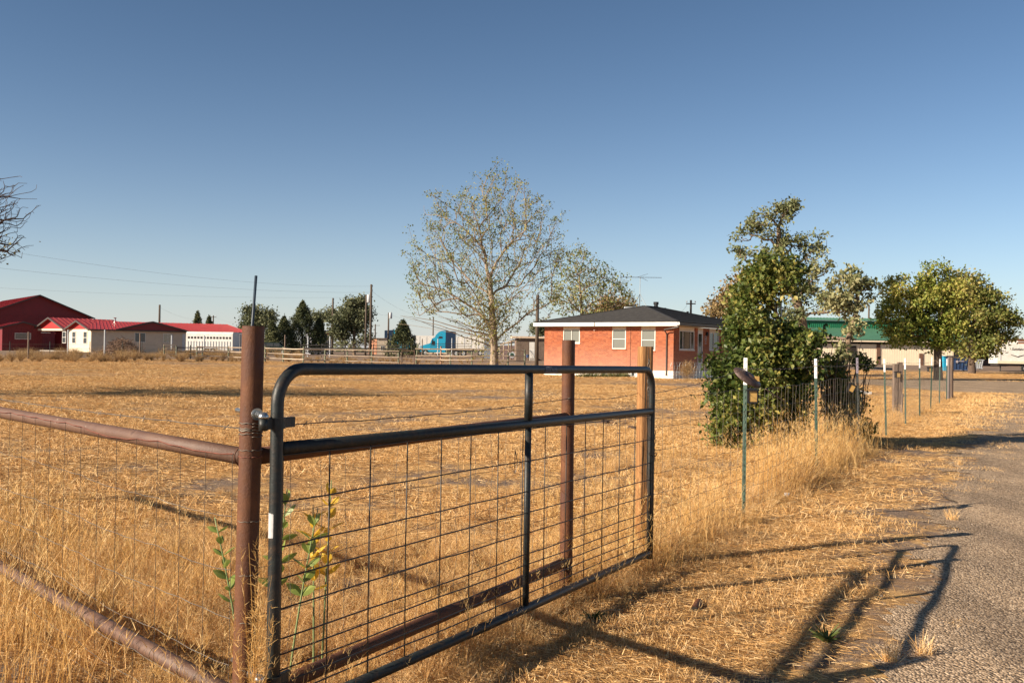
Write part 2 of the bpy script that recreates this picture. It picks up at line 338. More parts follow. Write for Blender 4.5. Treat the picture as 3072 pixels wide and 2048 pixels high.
def gravelmat():
    m = bpy.data.materials.new('fine_gravel'); m.use_nodes = True; nt = m.node_tree; b = nt.nodes['Principled BSDF']
    geo = nt.nodes.new('ShaderNodeNewGeometry'); pos = geo.outputs['Position']
    v = nt.nodes.new('ShaderNodeTexVoronoi'); v.inputs['Scale'].default_value = 75; nt.links.new(pos, v.inputs['Vector'])
    r = ramp(nt, [(0, (.12, .09, .066)), (.35, (.30, .22, .15)), (.7, (.43, .325, .23)), (1, (.6, .48, .36))])
    sp = nt.nodes.new('ShaderNodeSeparateColor'); nt.links.new(v.outputs['Color'], sp.inputs[0]); nt.links.new(sp.outputs[0], r.inputs[0])
    n = noise(nt, .8, 5, .65, pos); r2 = ramp(nt, [(.32, (.68, .66, .64)), (.66, (1.1, 1.05, .98))]); nt.links.new(n.outputs[0], r2.inputs[0])
    mx = nt.nodes.new('ShaderNodeMixRGB'); mx.blend_type = 'MULTIPLY'; mx.inputs[0].default_value = 1; nt.links.new(r.outputs[0], mx.inputs[1]); nt.links.new(r2.outputs[0], mx.inputs[2])
    mp = nt.nodes.new('ShaderNodeMapping'); mp.inputs['Rotation'].default_value = (0, 0, -.42); mp.inputs['Scale'].default_value = (1.3, .07, 1); nt.links.new(pos, mp.inputs[0])
    n3 = noise(nt, 1.0, 4, .6, mp.outputs[0]); r3 = ramp(nt, [(.4, (.84, .83, .82)), (.6, (1.16, 1.14, 1.1))]); nt.links.new(n3.outputs[0], r3.inputs[0])
    mx2 = nt.nodes.new('ShaderNodeMixRGB'); mx2.blend_type = 'MULTIPLY'; mx2.inputs[0].default_value = 1; nt.links.new(mx.outputs[0], mx2.inputs[1]); nt.links.new(r3.outputs[0], mx2.inputs[2]); mx = mx2
    nt.links.new(mx.outputs[0], b.inputs['Base Color']); b.inputs['Roughness'].default_value = .95; b.inputs['Specular IOR Level'].default_value = .15
    bp = nt.nodes.new('ShaderNodeBump'); bp.inputs['Strength'].default_value = 1; bp.inputs['Distance'].default_value = .012; bp.invert = True
    nt.links.new(v.outputs['Distance'], bp.inputs['Height']); nt.links.new(bp.outputs[0], b.inputs['Normal'])
    return m
gm, rm = groundmat(), gravelmat()

# ------------------------------------------------------------------ ground and road (one grid, the road's cells lie 6 mm above the ground's)
def axis(lo, hi, c0, c1, d, g):
    a = [c0]
    while a[-1] < c1: a.append(a[-1]+d)
    s = d
    while a[-1] < hi: s *= g; a.append(a[-1]+s)
    s = d; b = [c0]
    while b[-1] > lo: s *= g; b.append(b[-1]-s)
    return np.array(b[:0:-1]+a)
ys = axis(-60, 4500, 2.5, 9, .075, 1.022); xs = axis(-3000, 3000, -2.2, 6.0, .09, 1.028)
XX, YY = np.meshgrid(xs, ys); ZZ = Hn(XX, YY)
def gridmesh(name, mask, mtl, dz):
    ny, nx = XX.shape
    if mask is None: mask = np.ones((ny-1, nx-1), bool)
    idx = np.arange(ny*nx).reshape(ny, nx)
    q = np.stack([idx[:-1, :-1], idx[:-1, 1:], idx[1:, 1:], idx[1:, :-1]], -1)[mask]
    used, inv = np.unique(q.ravel(), return_inverse=True)
    co = np.stack([XX.ravel()[used], YY.ravel()[used], ZZ.ravel()[used]+dz], -1)
    me = bpy.data.meshes.new(name); me.vertices.add(len(co)); me.vertices.foreach_set('co', co.ravel())
    nq = len(q); me.loops.add(nq*4); me.loops.foreach_set('vertex_index', inv.astype(np.int32)); me.polygons.add(nq)
    me.polygons.foreach_set('loop_start', np.arange(nq, dtype=np.int32)*4); me.polygons.foreach_set('use_smooth', np.ones(nq, bool))
    me.materials.append(mtl); me.update(calc_edges=True)
    o = bpy.data.objects.new(name, me); C.objects.link(o); return tag(o, kind='structure')
ed = [(-10, -3.5), (2.0, .4), (4.58, 1.62), (6.6, 2.75), (9.4, 4.0), (15.6, 7.0), (27.7, 13.2), (38.0, 18.6), (41.5, 21.0), (44, 40), (4000, 2500)]
def edgex(y): return np.interp(y, [e[0] for e in ed], [e[1] for e in ed])
def isroad(x, y):
    x = np.asarray(x); y = np.asarray(y)
    wob = .10*np.sin(y*3.1)+.07*np.sin(y*7.3+1)+.05*np.sin(y*17+2*np.sin(y*5)); wob = wob*np.clip(y/8, .5, 4)
    a = (y < 43) & (x > edgex(y)+wob)
    w2 = .5*np.sin(x*.7)+.4*np.sin(x*1.9)
    b = (y > 43+w2*.5-.6) & (y < 66+w2) & (x > 19) 
    c = (x > 26) & (y < 66+w2) & (y > -20)
    return a | b | c
cx, cy = (XX[:-1, :-1]+XX[1:, 1:])/2, (YY[:-1, :-1]+YY[1:, 1:])/2
road_mask = isroad(cx, cy) & (cx < 120)
gridmesh('ground', None, gm, 0.0)
gridmesh('gravel_road', road_mask, rm, 0.006)

# ------------------------------------------------------------------ grasses: small source meshes scattered by geometry nodes
strawm = leafmat('straw', [(.19, .09, .033), (.48, .26, .088), (.72, .43, .16), (.9, .66, .36)], trans=.1, rough=.6)
goldm = leafmat('golden_grass', [(.28, .13, .04), (.58, .32, .09), (.76, .46, .155), (.88, .62, .28)], trans=.35, rough=.6)
brownm = leafmat('brown_weed', [(.16, .095, .05), (.3, .18, .085), (.42, .27, .12), (.52, .36, .17)], trans=.2, rough=.8)
greenweed = leafmat('green_weed', [(.05, .075, .02), (.09, .12, .03), (.16, .17, .05)], trans=.3)

class Q:
    """numpy quad strips with a tint per face"""
    def __init__(s): s.v = []; s.f = []; s.t = []
    def blade(s, p, d, L, wd, curve, rng, tint, seg=2):
        d = np.array(d, float); d /= np.linalg.norm(d)
        side = np.cross(d, rng.normal(size=3)); side /= (np.linalg.norm(side)+1e-9)
        b = len(s.v); cur = np.array(p, float); dd = d.copy()
        for i in range(seg+1):
            wv = wd*(1-.75*i/seg)
            s.v.append(cur-side*wv/2); s.v.append(cur+side*wv/2)
            cur = cur+dd*L/seg; dd = dd+np.array(curve)/seg; dd /= np.linalg.norm(dd)
        for i in range(seg): s.f.append((b+2*i, b+2*i+1, b+2*i+3, b+2*i+2)); s.t.append(tint)
        return cur
    def build(s, name, m):
        me = bpy.data.meshes.new(name); me.from_pydata([tuple(q) for q in s.v], [], s.f)
        at = me.attributes.new('tint', 'FLOAT', 'FACE'); at.data.foreach_set('value', s.t)
        me.materials.append(m); me.update(); return bpy.data.objects.new(name, me)

def straw_patch(seed, n, size, m, up=.18, L=(.05, .16), wd=.0035):
    rng = np.random.default_rng(seed); q = Q()
    for i in range(n):
        x, y = rng.uniform(-size/2, size/2, 2); a = rng.uniform(0, 6.28); 
        z = rng.uniform(0, .02)
        q.blade((x, y, z), (math.cos(a), math.sin(a), rng.normal(0, up)+.04), rng.uniform(*L), wd*rng.uniform(.7, 1.5), (0, 0, rng.normal(-.1, .25)), rng, rng.uniform(0, 1))
    return q.build('straw_patch', m)
def stubble(seed, n, size, m, L=(.04, .11)):
    rng = np.random.default_rng(seed); q = Q()
    for i in range(n):
        x, y = rng.normal(0, size/3, 2); a = rng.uniform(0, 6.28); s_ = rng.uniform(.2, 1.0)
        q.blade((x, y, 0), (math.cos(a)*s_, math.sin(a)*s_, 1), rng.uniform(*L), .004*rng.uniform(.7, 1.3), (0, 0, -.2), rng, rng.uniform(.3, 1))
    return q.build('stubble', m)
def tall_tuft(seed, n, h, spread, m, feather=True):
    rng = np.random.default_rng(seed); q = Q()
    for i in range(n):
        x, y = rng.normal(0, spread/2.5, 2); a = rng.uniform(0, 6.28); s_ = abs(rng.normal(0, .28))
        L = h*rng.uniform(.45, 1.1); t = rng.uniform(.1, 1)
        d = (math.cos(a)*s_+.1, math.sin(a)*s_, 1)
        end = q.blade((x, y, 0), d, L, .0042*rng.uniform(.7, 1.3), (math.cos(a)*.35+.15, math.sin(a)*.35, -.25), rng, t, seg=3)
        if feather and rng.random() < .75:
            for k in range(7):
                u = rng.uniform(-.22, .0)*L; a2 = rng.uniform(0, 6.28)
                q.blade(end+np.array([0, 0, u]), (math.cos(a2)*.6, math.sin(a2)*.6, .8), rng.uniform(.03, .07), .0035, (0, 0, -.2), rng, min(1, t+.2), seg=1)
    return q.build('tall_tuft', m)
def bushy_weed(seed, n, h, m, wd=.003):
    """round much-branched dry weed"""
    rng = np.random.default_rng(seed); q = Q()
    for i in range(n):
        a = rng.uniform(0, 6.28); s_ = rng.uniform(.1, 1.3)
        d = np.array((math.cos(a)*s_, math.sin(a)*s_, 1.0)); L = h*rng.uniform(.5, 1.0); t = rng.uniform(0, 1)
        p = np.zeros(3); d /= np.linalg.norm(d)
        q.blade(p, d, L, wd*1.4, rng.normal(0, .25, 3), rng, t, seg=3)
        for k in range(9):
            u = rng.uniform(.25, 1)*L; a2 = rng.normal(0, 1, 3)*.8+d
            e = q.blade(p+d*u, a2, L*rng.uniform(.12, .3), wd, rng.normal(0, .3, 3), rng, min(1, t+rng.uniform(-.2, .3)), seg=1)
            q.blade(e, a2+rng.normal(0, .8, 3), L*.1, wd*.8, (0, 0, 0), rng, t, seg=1)
    return q.build('bushy_weed', m)

def scatter(name, sources, pts, rots, scls, idx, label=None, cat=None):
    col = bpy.data.collections.new(name+'_sources')
    for i, o in enumerate(sources): o.name = '%s_%02d' % (name+'_source', i); col.objects.link(o)
    me = bpy.data.meshes.new(name); me.vertices.add(len(pts)); me.vertices.foreach_set('co', np.asarray(pts, np.float32).ravel())
    me.attributes.new('rot', 'FLOAT_VECTOR', 'POINT').data.foreach_set('vector', np.asarray(rots, np.float32).ravel())
    me.attributes.new('scl', 'FLOAT_VECTOR', 'POINT').data.foreach_set('vector', np.asarray(scls, np.float32).ravel())
    me.attributes.new('pick', 'INT', 'POINT').data.foreach_set('value', np.asarray(idx, np.int32))
    ob = bpy.data.objects.new(name, me); C.objects.link(ob)
    ng = bpy.data.node_groups.new(name, 'GeometryNodeTree')
    ng.interface.new_socket('Geometry', in_out='INPUT', socket_type='NodeSocketGeometry'); ng.interface.new_socket('Geometry', in_out='OUTPUT', socket_type='NodeSocketGeometry')
    gi = ng.nodes.new('NodeGroupInput'); go = ng.nodes.new('NodeGroupOutput'); ip = ng.nodes.new('GeometryNodeInstanceOnPoints')
    ci = ng.nodes.new('GeometryNodeCollectionInfo'); ci.inputs[0].default_value = col; ci.inputs[1].default_value = True; ci.inputs[2].default_value = True
    def na(n, t, sock):
        a = ng.nodes.new('GeometryNodeInputNamedAttribute'); a.data_type = t; a.inputs[0].default_value = n; ng.links.new(a.outputs[0], sock)
    ng.links.new(gi.outputs[0], ip.inputs['Points']); ng.links.new(ci.outputs[0], ip.inputs['Instance']); ip.inputs['Pick Instance'].default_value = True
    na('pick', 'INT', ip.inputs['Instance Index']); na('scl', 'FLOAT_VECTOR', ip.inputs['Scale'])
    e2r = ng.nodes.new('FunctionNodeEulerToRotation'); na('rot', 'FLOAT_VECTOR', e2r.inputs[0]); ng.links.new(e2r.outputs[0], ip.inputs['Rotation'])
    ng.links.new(ip.outputs[0], go.inputs[0])
    md = ob.modifiers.new('scatter', 'NODES'); md.node_group = ng
    tag(ob, label, cat, kind='stuff'); return ob

def zone(rng, n, y0, y1, keep, margin=1.0, grad=1.0):
    """random points in the wedge in front of the camera between two distances"""
    u = rng.random(n); y = np.sqrt(y0*y0+u*(y1*y1-y0*y0)); x = rng.uniform(-.60, .60, n)*y + rng.uniform(-margin, margin, n)
    k = keep(x, y); return x[k], y[k]
rng = np.random.default_rng(3)
def patchy(x, y, s=1.0):
    n_ = np.sin(x*.9/s+1.7*np.sin(y*.5/s))+np.sin(y*1.3/s+1.3*np.sin(x*.7/s+2))+.7*np.sin((x+y)*2.3/s)+.6*np.sin((x-y)*3.1/s+1)
    return 1/(1+np.exp(-1.6*(n_+.5)))
srcs = [straw_patch(s, 330, .55, strawm, up=.12, L=(.02, .085), wd=.0019) for s in range(5)]+[stubble(20+s, 60, .3, strawm, L=(.02, .07)) for s in range(3)]
X, Y, S, I, Z = [], [], [], [], []
for (n, y0, y1, sc, p) in [(5200, 2.2, 9, 1.0, .3), (6000, 9, 20, 1.7, .3), (6500, 20, 45, 3.2, .35), (5200, 45, 92, 6.0, .4)]:
    x, y = zone(rng, n, y0, y1, lambda x, y: (~isroad(x+.30*sc, y)) & (rng.random(len(x)) < (patchy(x, y, max(1, sc*.9))**1.4*.93+.05)*np.where(x > np.interp(y, [0, 7.05, 60], [-.9, 1.1, 28]), np.clip(.18+.5*(edgex(y)-x-.25)/np.clip(y/7, .6, 3), .15, .68), 1.0)))
    m_ = len(x); X.append(x); Y.append(y); S.append(np.full(m_, sc)*rng.uniform(.8, 1.2, m_))
    I.append(np.where(rng.random(m_) < p, rng.integers(5, 8, m_), rng.integers(0, 5, m_))); Z.append(np.full(m_, min(1, 1.4/sc)))
# straw blown over the edge of the road
x, y = zone(rng, 21000, 3.2, 40, lambda x, y: (x > edgex(y)-.45*np.clip(y/8, .6, 3)) & (x < edgex(y)+.30*np.clip(y/8, .5, 3)*(rng.random(len(x))**2.2*2-.3)) & (rng.random(len(x)) < .7))
X.append(x); Y.append(y); S.append(np.clip(y/10, .5, 3)*rng.uniform(.3, .9, len(x))); I.append(rng.integers(5, 8, len(x))); Z.append(np.full(len(x), .6))
X, Y, S, I, Z = map(np.concatenate, (X, Y, S, I, Z)); n = len(X)
scatter('dry_straw', srcs, np.stack([X, Y, Hn(X, Y)+.002], -1), np.stack([np.zeros(n), np.zeros(n), rng.uniform(0, 6.28, n)], -1),
        np.stack([S, S, S*Z], -1), I, 'mown golden straw covering the dry field and verge', 'dry grass')

def stone(seed):
    import bmesh
    r_ = random.Random(seed); bm = bmesh.new(); bmesh.ops.create_icosphere(bm, subdivisions=1, radius=1)
    for v in bm.verts: v.co = Vector((v.co.x, v.co.y*.8, v.co.z*.55))*r_.uniform(.75, 1.2)
    me = bpy.data.meshes.new('stone'); bm.to_mesh(me); bm.free(); me.materials.append(stonem); return bpy.data.objects.new('stone', me)
stonem = mat('loose_stone', (.42, .34, .26), (.2, .15, .11), scale=9, rough=.9, c3=(.1, .08, .06), rand=.35)
x, y = zone(rng, 16000, 3.2, 26, lambda x, y: isroad(x, y) | ((x > edgex(y)-.8) & (rng.random(len(x)) < .25)))
n = len(x); s_ = .004+.011*rng.random(n)**3
scatter('loose_stones', [stone(k) for k in range(4)], np.stack([x, y, Hn(x, y)+.007], -1), rng.uniform(0, 6.28, (n, 3))*[.1, .1, 1], np.stack([s_, s_, s_], -1), rng.integers(0, 4, n), 'small loose stones lying on the gravel road and its edge', 'stones')

# taller standing grass
FD = np.array([.451, .892]); P1 = np.array([2.09, 8.90])     # line of the T-post fence
PO1 = Vector((-.92, 3.493, 0)); PO2 = Vector((.34, 5.90, 0)); WP = Vector((.945, 7.05, 0))
LD = Vector((-.683, .7305, 0)).normalized()
tsrc = [tall_tuft(40+s, 42, .55, .3, goldm) for s in range(4)]+[bushy_weed(50+s, 60, .36, strawm, .0021) for s in range(3)]+[tall_tuft(60+s, 20, .5, .22, strawm, False) for s in range(2)]
tp, tr, ts, ti = [], [], [], []
def putg(x, y, s, i, sz=None):
    if -1.75 < x < -.45 and 3.75 < y < 4.75: s *= .45
    tp.append((x, y, H(x, y)-.005)); tr.append((rnd.uniform(-.12, .12), rnd.uniform(-.12, .12), rnd.uniform(0, 6.28))); ts.append((s, s, sz or s*rnd.uniform(.8, 1.15))); ti.append(i)
for k in range(470):      # along the T-post fence
    t = rnd.uniform(-2.4, 26) if k < 300 else rnd.uniform(1.2, 9); off = rnd.gauss(-.2, .24 if t < 10 else .34)
    x = P1[0]+FD[0]*t+FD[1]*off; y = P1[1]+FD[1]*t-FD[0]*off
    dens = 1.0 if 0 < t < 8 else .7
    if t > 16 and rnd.random() < .35: continue
    putg(x, y, rnd.uniform(.4, .95)*dens*(1.15 if 2 < t < 7.5 and off < .1 else (.8 if off < .1 else .42)), rnd.choice([0, 1, 2, 3, 4, 5, 6, 4, 5]))
for k in range(330):      # field side behind the shrub fence
    t = rnd.uniform(-2, 24); off = rnd.uniform(-2.6, -.2)
    putg(P1[0]+FD[0]*t+FD[1]*off, P1[1]+FD[1]*t-FD[0]*off, rnd.uniform(.3, .65), rnd.choice([0, 1, 2, 4, 5, 6, 7]))
for k in range(210):      # under the gate and the pipe rails
    t = rnd.uniform(-.05, 1.1); a = PO1.lerp(PO2, t) if t < 1 else PO2.lerp(WP, (t-1)*8)
    off = rnd.gauss(-.1, .2); sc_ = 1.0 if off < .1 else .5
    putg(a.x+off*.88, a.y-off*.47, rnd.uniform(.3, .75)*sc_, rnd.choice([4, 5, 6, 4, 5, 7, 0, 8]))
for k in range(90):      # between the far pipe post, the wooden post and the first T-post
    t = rnd.uniform(0, 1); a = PO2.lerp(Vector((P1[0], P1[1], 0)), t); off = rnd.gauss(-.05, .2); sc_ = 1.0 if off < .1 else .5
    putg(a.x+off*.9, a.y-off*.4, rnd.uniform(.35, .85)*sc_, rnd.choice([4, 5, 6, 0, 1, 2]))
for k in range(190):      # along the left pipe fence
    t = rnd.uniform(.1, 6); off = rnd.gauss(.1, .45)
    a = PO1+LD*t; putg(a.x+off*LD.y, a.y-off*LD.x*1.0, rnd.uniform(.45, 1.0), rnd.choice([0, 1, 2, 3, 7, 8, 7, 8, 4]))
for k in range(1150):      # scattered on the near field behind the fences
    y = 4+rnd.random()**1.7*11; x = rnd.uniform(-.54*y, .2*y+.5)
    if k < 650: y = 4.2+rnd.random()*3.6; x = rnd.uniform(-2.9, .6)
    if y < np.interp(x, [-12, -.92, .34, .945, 20], [15.3, 3.49, 5.9, 7.05, 44.8])+.12: continue
    putg(x, y, rnd.uniform(.2, .6)*(1.05 if y < 7.5 else .5), rnd.choice([4, 5, 6, 4, 5, 6, 0]))
scatter('tall_dry_grass', tsrc, tp, tr, ts, ti, 'tall feathery golden grass growing along the fences and under the gate', 'tall grass')
# brown weeds along the far fences
bsrc = [bushy_weed(70+s, 60, .9, brownm, .012) for s in range(3)]
tp, tr, ts, ti = [], [], [], []
for k in range(270):
    px = rnd.uniform(-60, 1500); g = G(px, rnd.uniform(1066, 1086) if px < 900 else rnd.uniform(1080, 1092))
    putg(g.x, g.y, rnd.uniform(.35, .95)*(1.2 if px < 900 else .6), rnd.choice([0, 1, 2]))
scatter('far_brown_weeds', bsrc, tp, tr, ts, ti, 'brown weeds grown up along the far field fence', 'weeds')

# ------------------------------------------------------------------ trees
def leaves_mesh(name, sites, size, m, parent, rng, fold=.25, up=.2, aspect=.62, jit=0.5, sites_n=None):
    n = len(sites); o = np.array(parent['_o'])
    nr = rng.normal(size=(n, 3)); nr[:, 2] += up; nr /= np.linalg.norm(nr, axis=1)[:, None]
    a = rng.normal(size=(n, 3)); a[:, 2] -= .3; a -= nr*np.sum(a*nr, 1)[:, None]; a /= np.linalg.norm(a, axis=1)[:, None]
    b = np.cross(nr, a); s = size*rng.uniform(1-jit, 1+jit, n)[:, None]; c = sites-o
    v = np.stack([c, c+a*s*.5+b*s*aspect*.5+nr*s*fold*.4, c+a*s, c+a*s*.5-b*s*aspect*.5+nr*s*fold*.4], 1).reshape(-1, 3)
    me = bpy.data.meshes.new(name); me.vertices.add(4*n); me.vertices.foreach_set('co', v.astype(np.float32).ravel())
    base = np.arange(n)[:, None]*4; tri = np.concatenate([base+[0, 1, 2], base+[0, 2, 3]], 1).ravel()
    me.loops.add(6*n); me.loops.foreach_set('vertex_index', tri.astype(np.int32)); me.polygons.add(2*n)
    me.polygons.foreach_set('loop_start', np.arange(2*n, dtype=np.int32)*3)
    # clumps share a hue, single leaves vary around it
    ph = np.sin(sites[:, 0]*2.1/size*.12)+np.sin(sites[:, 2]*1.7/size*.12+1)+np.sin(sites[:, 1]*2.3/size*.12+2)
    t = np.clip(.5+ph*.12+rng.normal(0, .22, n), 0, 1)
    at = me.attributes.new('tint', 'FLOAT', 'FACE'); at.data.foreach_set('value', np.repeat(t, 2).astype(np.float32))
    me.materials.append(m); me.update(calc_edges=True)
    ob = bpy.data.objects.new(name, me); C.objects.link(ob); ob.parent = parent; ob['_o'] = tuple(o); ob['kind'] = 'stuff'
    return ob

def grow(root, trunk, r0, ells, n, seed, bark, seglen, tip=.006, droop=0.0, wob=.12, upcost=1.2, expo=.46, shell=2.2, name='trunk', cutoff=3, bal=.4, steep=.15, vexp=.8):
    """trunk: list of points; ells: crown volumes (center, radii). returns leaf sites"""
    rng = np.random.default_rng(seed)
    plen = [float(i)*0 for i in range(len(trunk))]; pos = [np.array(p, float) for p in trunk]; par = [-1]+list(range(len(trunk)-1)); paths = [list(range(len(trunk)))]
    vol = np.array([e[1][0]*e[1][1]*e[1][2] for e in ells])**vexp; vol /= vol.sum()
    T = []
    for i in range(n):
        c, r = ells[rng.choice(len(ells), p=vol)]
        d = rng.normal(size=3); d /= np.linalg.norm(d); T.append(np.array(c)+d*np.array(r)*rng.random()**(1/shell))
    T = np.array(T); T = T[np.argsort(np.linalg.norm(T-pos[-1], axis=1)+rng.normal(0, seglen*2, n))]
    # thick scaffold first: a random tenth of the farthest targets
    k = max(6, n//14); far = np.argsort(-np.linalg.norm(T-pos[-1], axis=1))[:n//2]; pick = rng.choice(far, k, replace=False)
    T = np.concatenate([T[pick], np.delete(T, pick, 0)])
    i0 = max(0, len(trunk)//2-1); tips = []
    for t in T:
        A = np.array(pos); d = t-A; L = np.linalg.norm(d, axis=1)
        cost = L+bal*np.array(plen)+upcost*np.maximum(0, -d[:, 2]+steep*L)*.6; cost[:i0] += 1e3
        j = int(np.argmin(cost)); L = L[j]
        if L < seglen*.4: continue
        pj = pos[j]; pd = pj-pos[par[j]] if par[j] >= 0 else np.array([0, 0, 1.0]); pd = pd/(np.linalg.norm(pd)+1e-9)
        ctrl = pj+pd*L*.16+(t-pj)*.34+np.array([0, 0, .05*L]); m = max(2, int(L/seglen)+1); prev = j; path = [j]
        for q in range(1, m+1):
            u = q/m; p = (1-u)**2*pj+2*u*(1-u)*ctrl+u*u*t+rng.normal(size=3)*wob*seglen*(1 if q < m else .3)
            p[2] -= droop*L*u*u
            plen.append(plen[prev]+float(np.linalg.norm(p-pos[prev]))); pos.append(p); par.append(prev); prev = len(pos)-1; path.append(prev)
        paths.append(path); tips.append(prev)
    N = len(pos); cnt = np.zeros(N)
    for t in tips:
        cnt[t] += 1
    for i in range(N-1, 0, -1): cnt[par[i]] += cnt[i]
    rad = tip*np.maximum(cnt, 1)**expo; sc = r0/rad[0]
    rad = np.where(rad > tip*1.8, tip*1.8+(rad-tip*1.8)*(r0-tip*1.8)/max(rad[0]-tip*1.8, 1e-6), rad)
    mb = MB()
    for pi, path in enumerate(paths):
        rr = [float(rad[i]) for i in path]
        if pi: rr[0] = min(rr[0], rr[1]*1.25)
        else: rr[0] *= 1.25
        sd_ = 8 if max(rr) > .05 else (5 if max(rr) > .02 else 3)
        mb.tube([pos[i] for i in path], rr, sd_, cap=False)
    mb.build(name, bark, root, smooth=True)
    A = np.array(pos); s = np.where(cnt <= cutoff)[0]; s = s[s >= len(trunk)]
    return A[s], A, cnt

def epx(px, py, rx, ry, d, dd=0, depth=None):
    """ellipsoid crown volume from its pixel centre and radii at distance d"""
    c = P(px, py, d+dd); return (tuple(c), (rx*mpx(d), (depth or min(rx, ry)*mpx(d)), ry*mpx(d)))
def leafy(root, sites, n, spread, size, m, seed, frac=1.0, holes=(), **kw):
    rng = np.random.default_rng(seed); sites = sites[rng.permutation(len(sites))[:max(5, int(len(sites)*frac))]]; i = rng.integers(0, len(sites), n)
    pts = sites[i]+rng.normal(size=(n, 3))*spread*np.array([1, 1, .8])
    for c, r in holes:
        inside = (((pts-np.array(c))/np.array(r))**2).sum(1) < 1; pts = pts[~inside | (rng.random(len(pts)) < .06)]
    return leaves_mesh('crown', pts, size, m, root, rng, **kw)
# ------------------------------------------------------------------ brick house
E = Vector((9.28, 55.9, 0)); uL = Vector((-.8, .6, 0)); vB = Vector((.6, .8, 0))
WC = E+uL*.5+vB*.5; WF, WR = 8.94, 10.7; ZF, ZW, ZE = .5, 3.04, 3.27
house = thing('brick_house', (WC.x, WC.y, 0), 'low red brick bungalow with a charcoal hip roof and white fascia behind the field', 'house')
fA = Frame(WC, u=(-.8, .6), v=(.6, .8), z0=0); fB = Frame(WC, u=(.6, .8), v=(-.8, .6), z0=0)
def opening(fr, x0, y0, x1, y1, b=0):
    a, c = fr.wall(x0, y0, b); a2, c2 = fr.wall(x1, y1, b)
    a -= fr.o.dot(fr.u)*0; return a, a2, c, c2
def wallac(fr, px, py):
    d = ray(px, py); o = Vector((0, 0, EYE)); n = Vector((fr.v.x, fr.v.y, 0))
    t = (fr.o-o).dot(n)/d.dot(n); q = o+d*t; return (q-fr.o).dot(fr.u), q.z
def rect(fr, x0, y0, x1, y1):
    a0, c1 = wallac(fr, x0, y0); a1, c0 = wallac(fr, x1, y1); return (min(a0, a1), max(a0, a1), min(c0, c1), max(c0, c1))
opsA = [rect(fA, 1691, 986.5, 1739.5, 1028.5), rect(fA, 1838, 986.5, 1877.5, 1047), rect(fA, 1925, 988, 1966, 1052)]
opsB = [rect(fB, 2038, 991, 2082, 1049), rect(fB, 2093.5, 991, 2107.5, 1090), rect(fB, 2128, 997, 2156, 1050)]
opsB[1] = (opsB[1][0], opsB[1][1], ZF+.02, opsB[1][3])
core = MB()
def wall_with_holes(mb, fr, W, c0, c1, ops, th=.2, mi=0):
    cuts = sorted(set([0, W]+[v for o in ops for v in o[:2]]))
    for a, b in zip(cuts[:-1], cuts[1:]):
        segs = [(c0, c1)]
        for o in ops:
            if o[0] <= (a+b)/2 <= o[1]:
                ns = []
                for s in segs:
                    if o[2] > s[0]: ns.append((s[0], min(o[2], s[1])))
                    if o[3] < s[1]: ns.append((max(o[3], s[0]), s[1]))
                segs = ns
        for s in segs:
            if s[1]-s[0] > .003: mb.fbox(fr, a, b, 0.0, th, s[0], s[1], mi)
tA = [(o[0], o[1], o[2], ZW+.01) for o in opsA]; tB = [(o[0], o[1], o[2], ZW+.01) for o in opsB]
fB2 = Frame(WC+vB*.0, u=(.6, .8), v=(-.8, .6), z0=0)
wall_with_holes(core, fA, WF, ZF, ZW, tA); core.build('wall', mortar, house)
core = MB(); tB2 = [(max(o[0], .2), o[1], o[2], o[3]) for o in tB]
for (a, b) in [(0, 0)]: pass
def shift(mb, fr): return mb
wB = MB(); wall_with_holes(wB, Frame(WC+vB*.201, u=(.6, .8), v=(-.8, .6), z0=0), WR-.2, ZF, ZW, [(o[0]-.201, o[1]-.201, o[2], o[3]) for o in tB]); wB.build('wall', mortar, house)
bk = MB(); bk.fbox(fA, .3, WF, 10.5, 10.7, ZF, ZW); bk.fbox(fA, WF-.2, WF, .22, 10.45, ZF, ZW); bk.fbox(fA, .25, WF-.25, .6, 10.4, ZF, ZF+.05); bk.build('wall', mortar, house)
inn = MB(); inn.fbox(fA, 1, WF-1, 1.4, 1.5, ZF+.06, ZW); inn.build('inner_wall', creamp, house)
fd = MB(); fd.fbox(fA, -.02, WF+.02, -.02, WR+.02, -.3, ZF-.003); fd.build('foundation', foundm, house)
bricks = []
def courses(fr, W, ops, corner):
    out = []; n = int((ZW-ZF)/.0677)
    for r_ in range(n):
        c0 = ZF+.006+r_*.0677; a = -.012+(0 if r_ % 2 else -.1)
        top = r_ >= n-4
        ln = .194 if not top else .06
        if top: a = -.012
        while a < W:
            x0, x1 = max(a, -.012), min(a+ln, W); a += ln+.010
            if x1-x0 < .03: continue
            hit = False
            for o in ops:
                if c0+.057 > o[2]-.02 and x0 < o[1] and x1 > o[0]:
                    if x0 < o[0]-.03: x1 = o[0]
                    elif x1 > o[1]+.03: x0 = o[1]
                    else: hit = True
            if not hit: out.append((fr, x0, x1, c0, rnd.uniform(-.002, .002)))
    return out
bricks = courses(fA, WF, tA, 0)+courses(fB, WR, tB, 0)
full = [b for b in bricks if abs(b[2]-b[1]-.194) < .002 and b[0] is fA and b[3] < 2.75]
full.sort(key=lambda b: (b[0].p(b[1], 0, b[3])-Vector((0, 0, EYE))).length); near = set(id(b) for b in full[:298])
bm_ = MB(); bm_.box(0, .194, -.012, 0, 0, .057); bmesh_ = None
restA = MB()
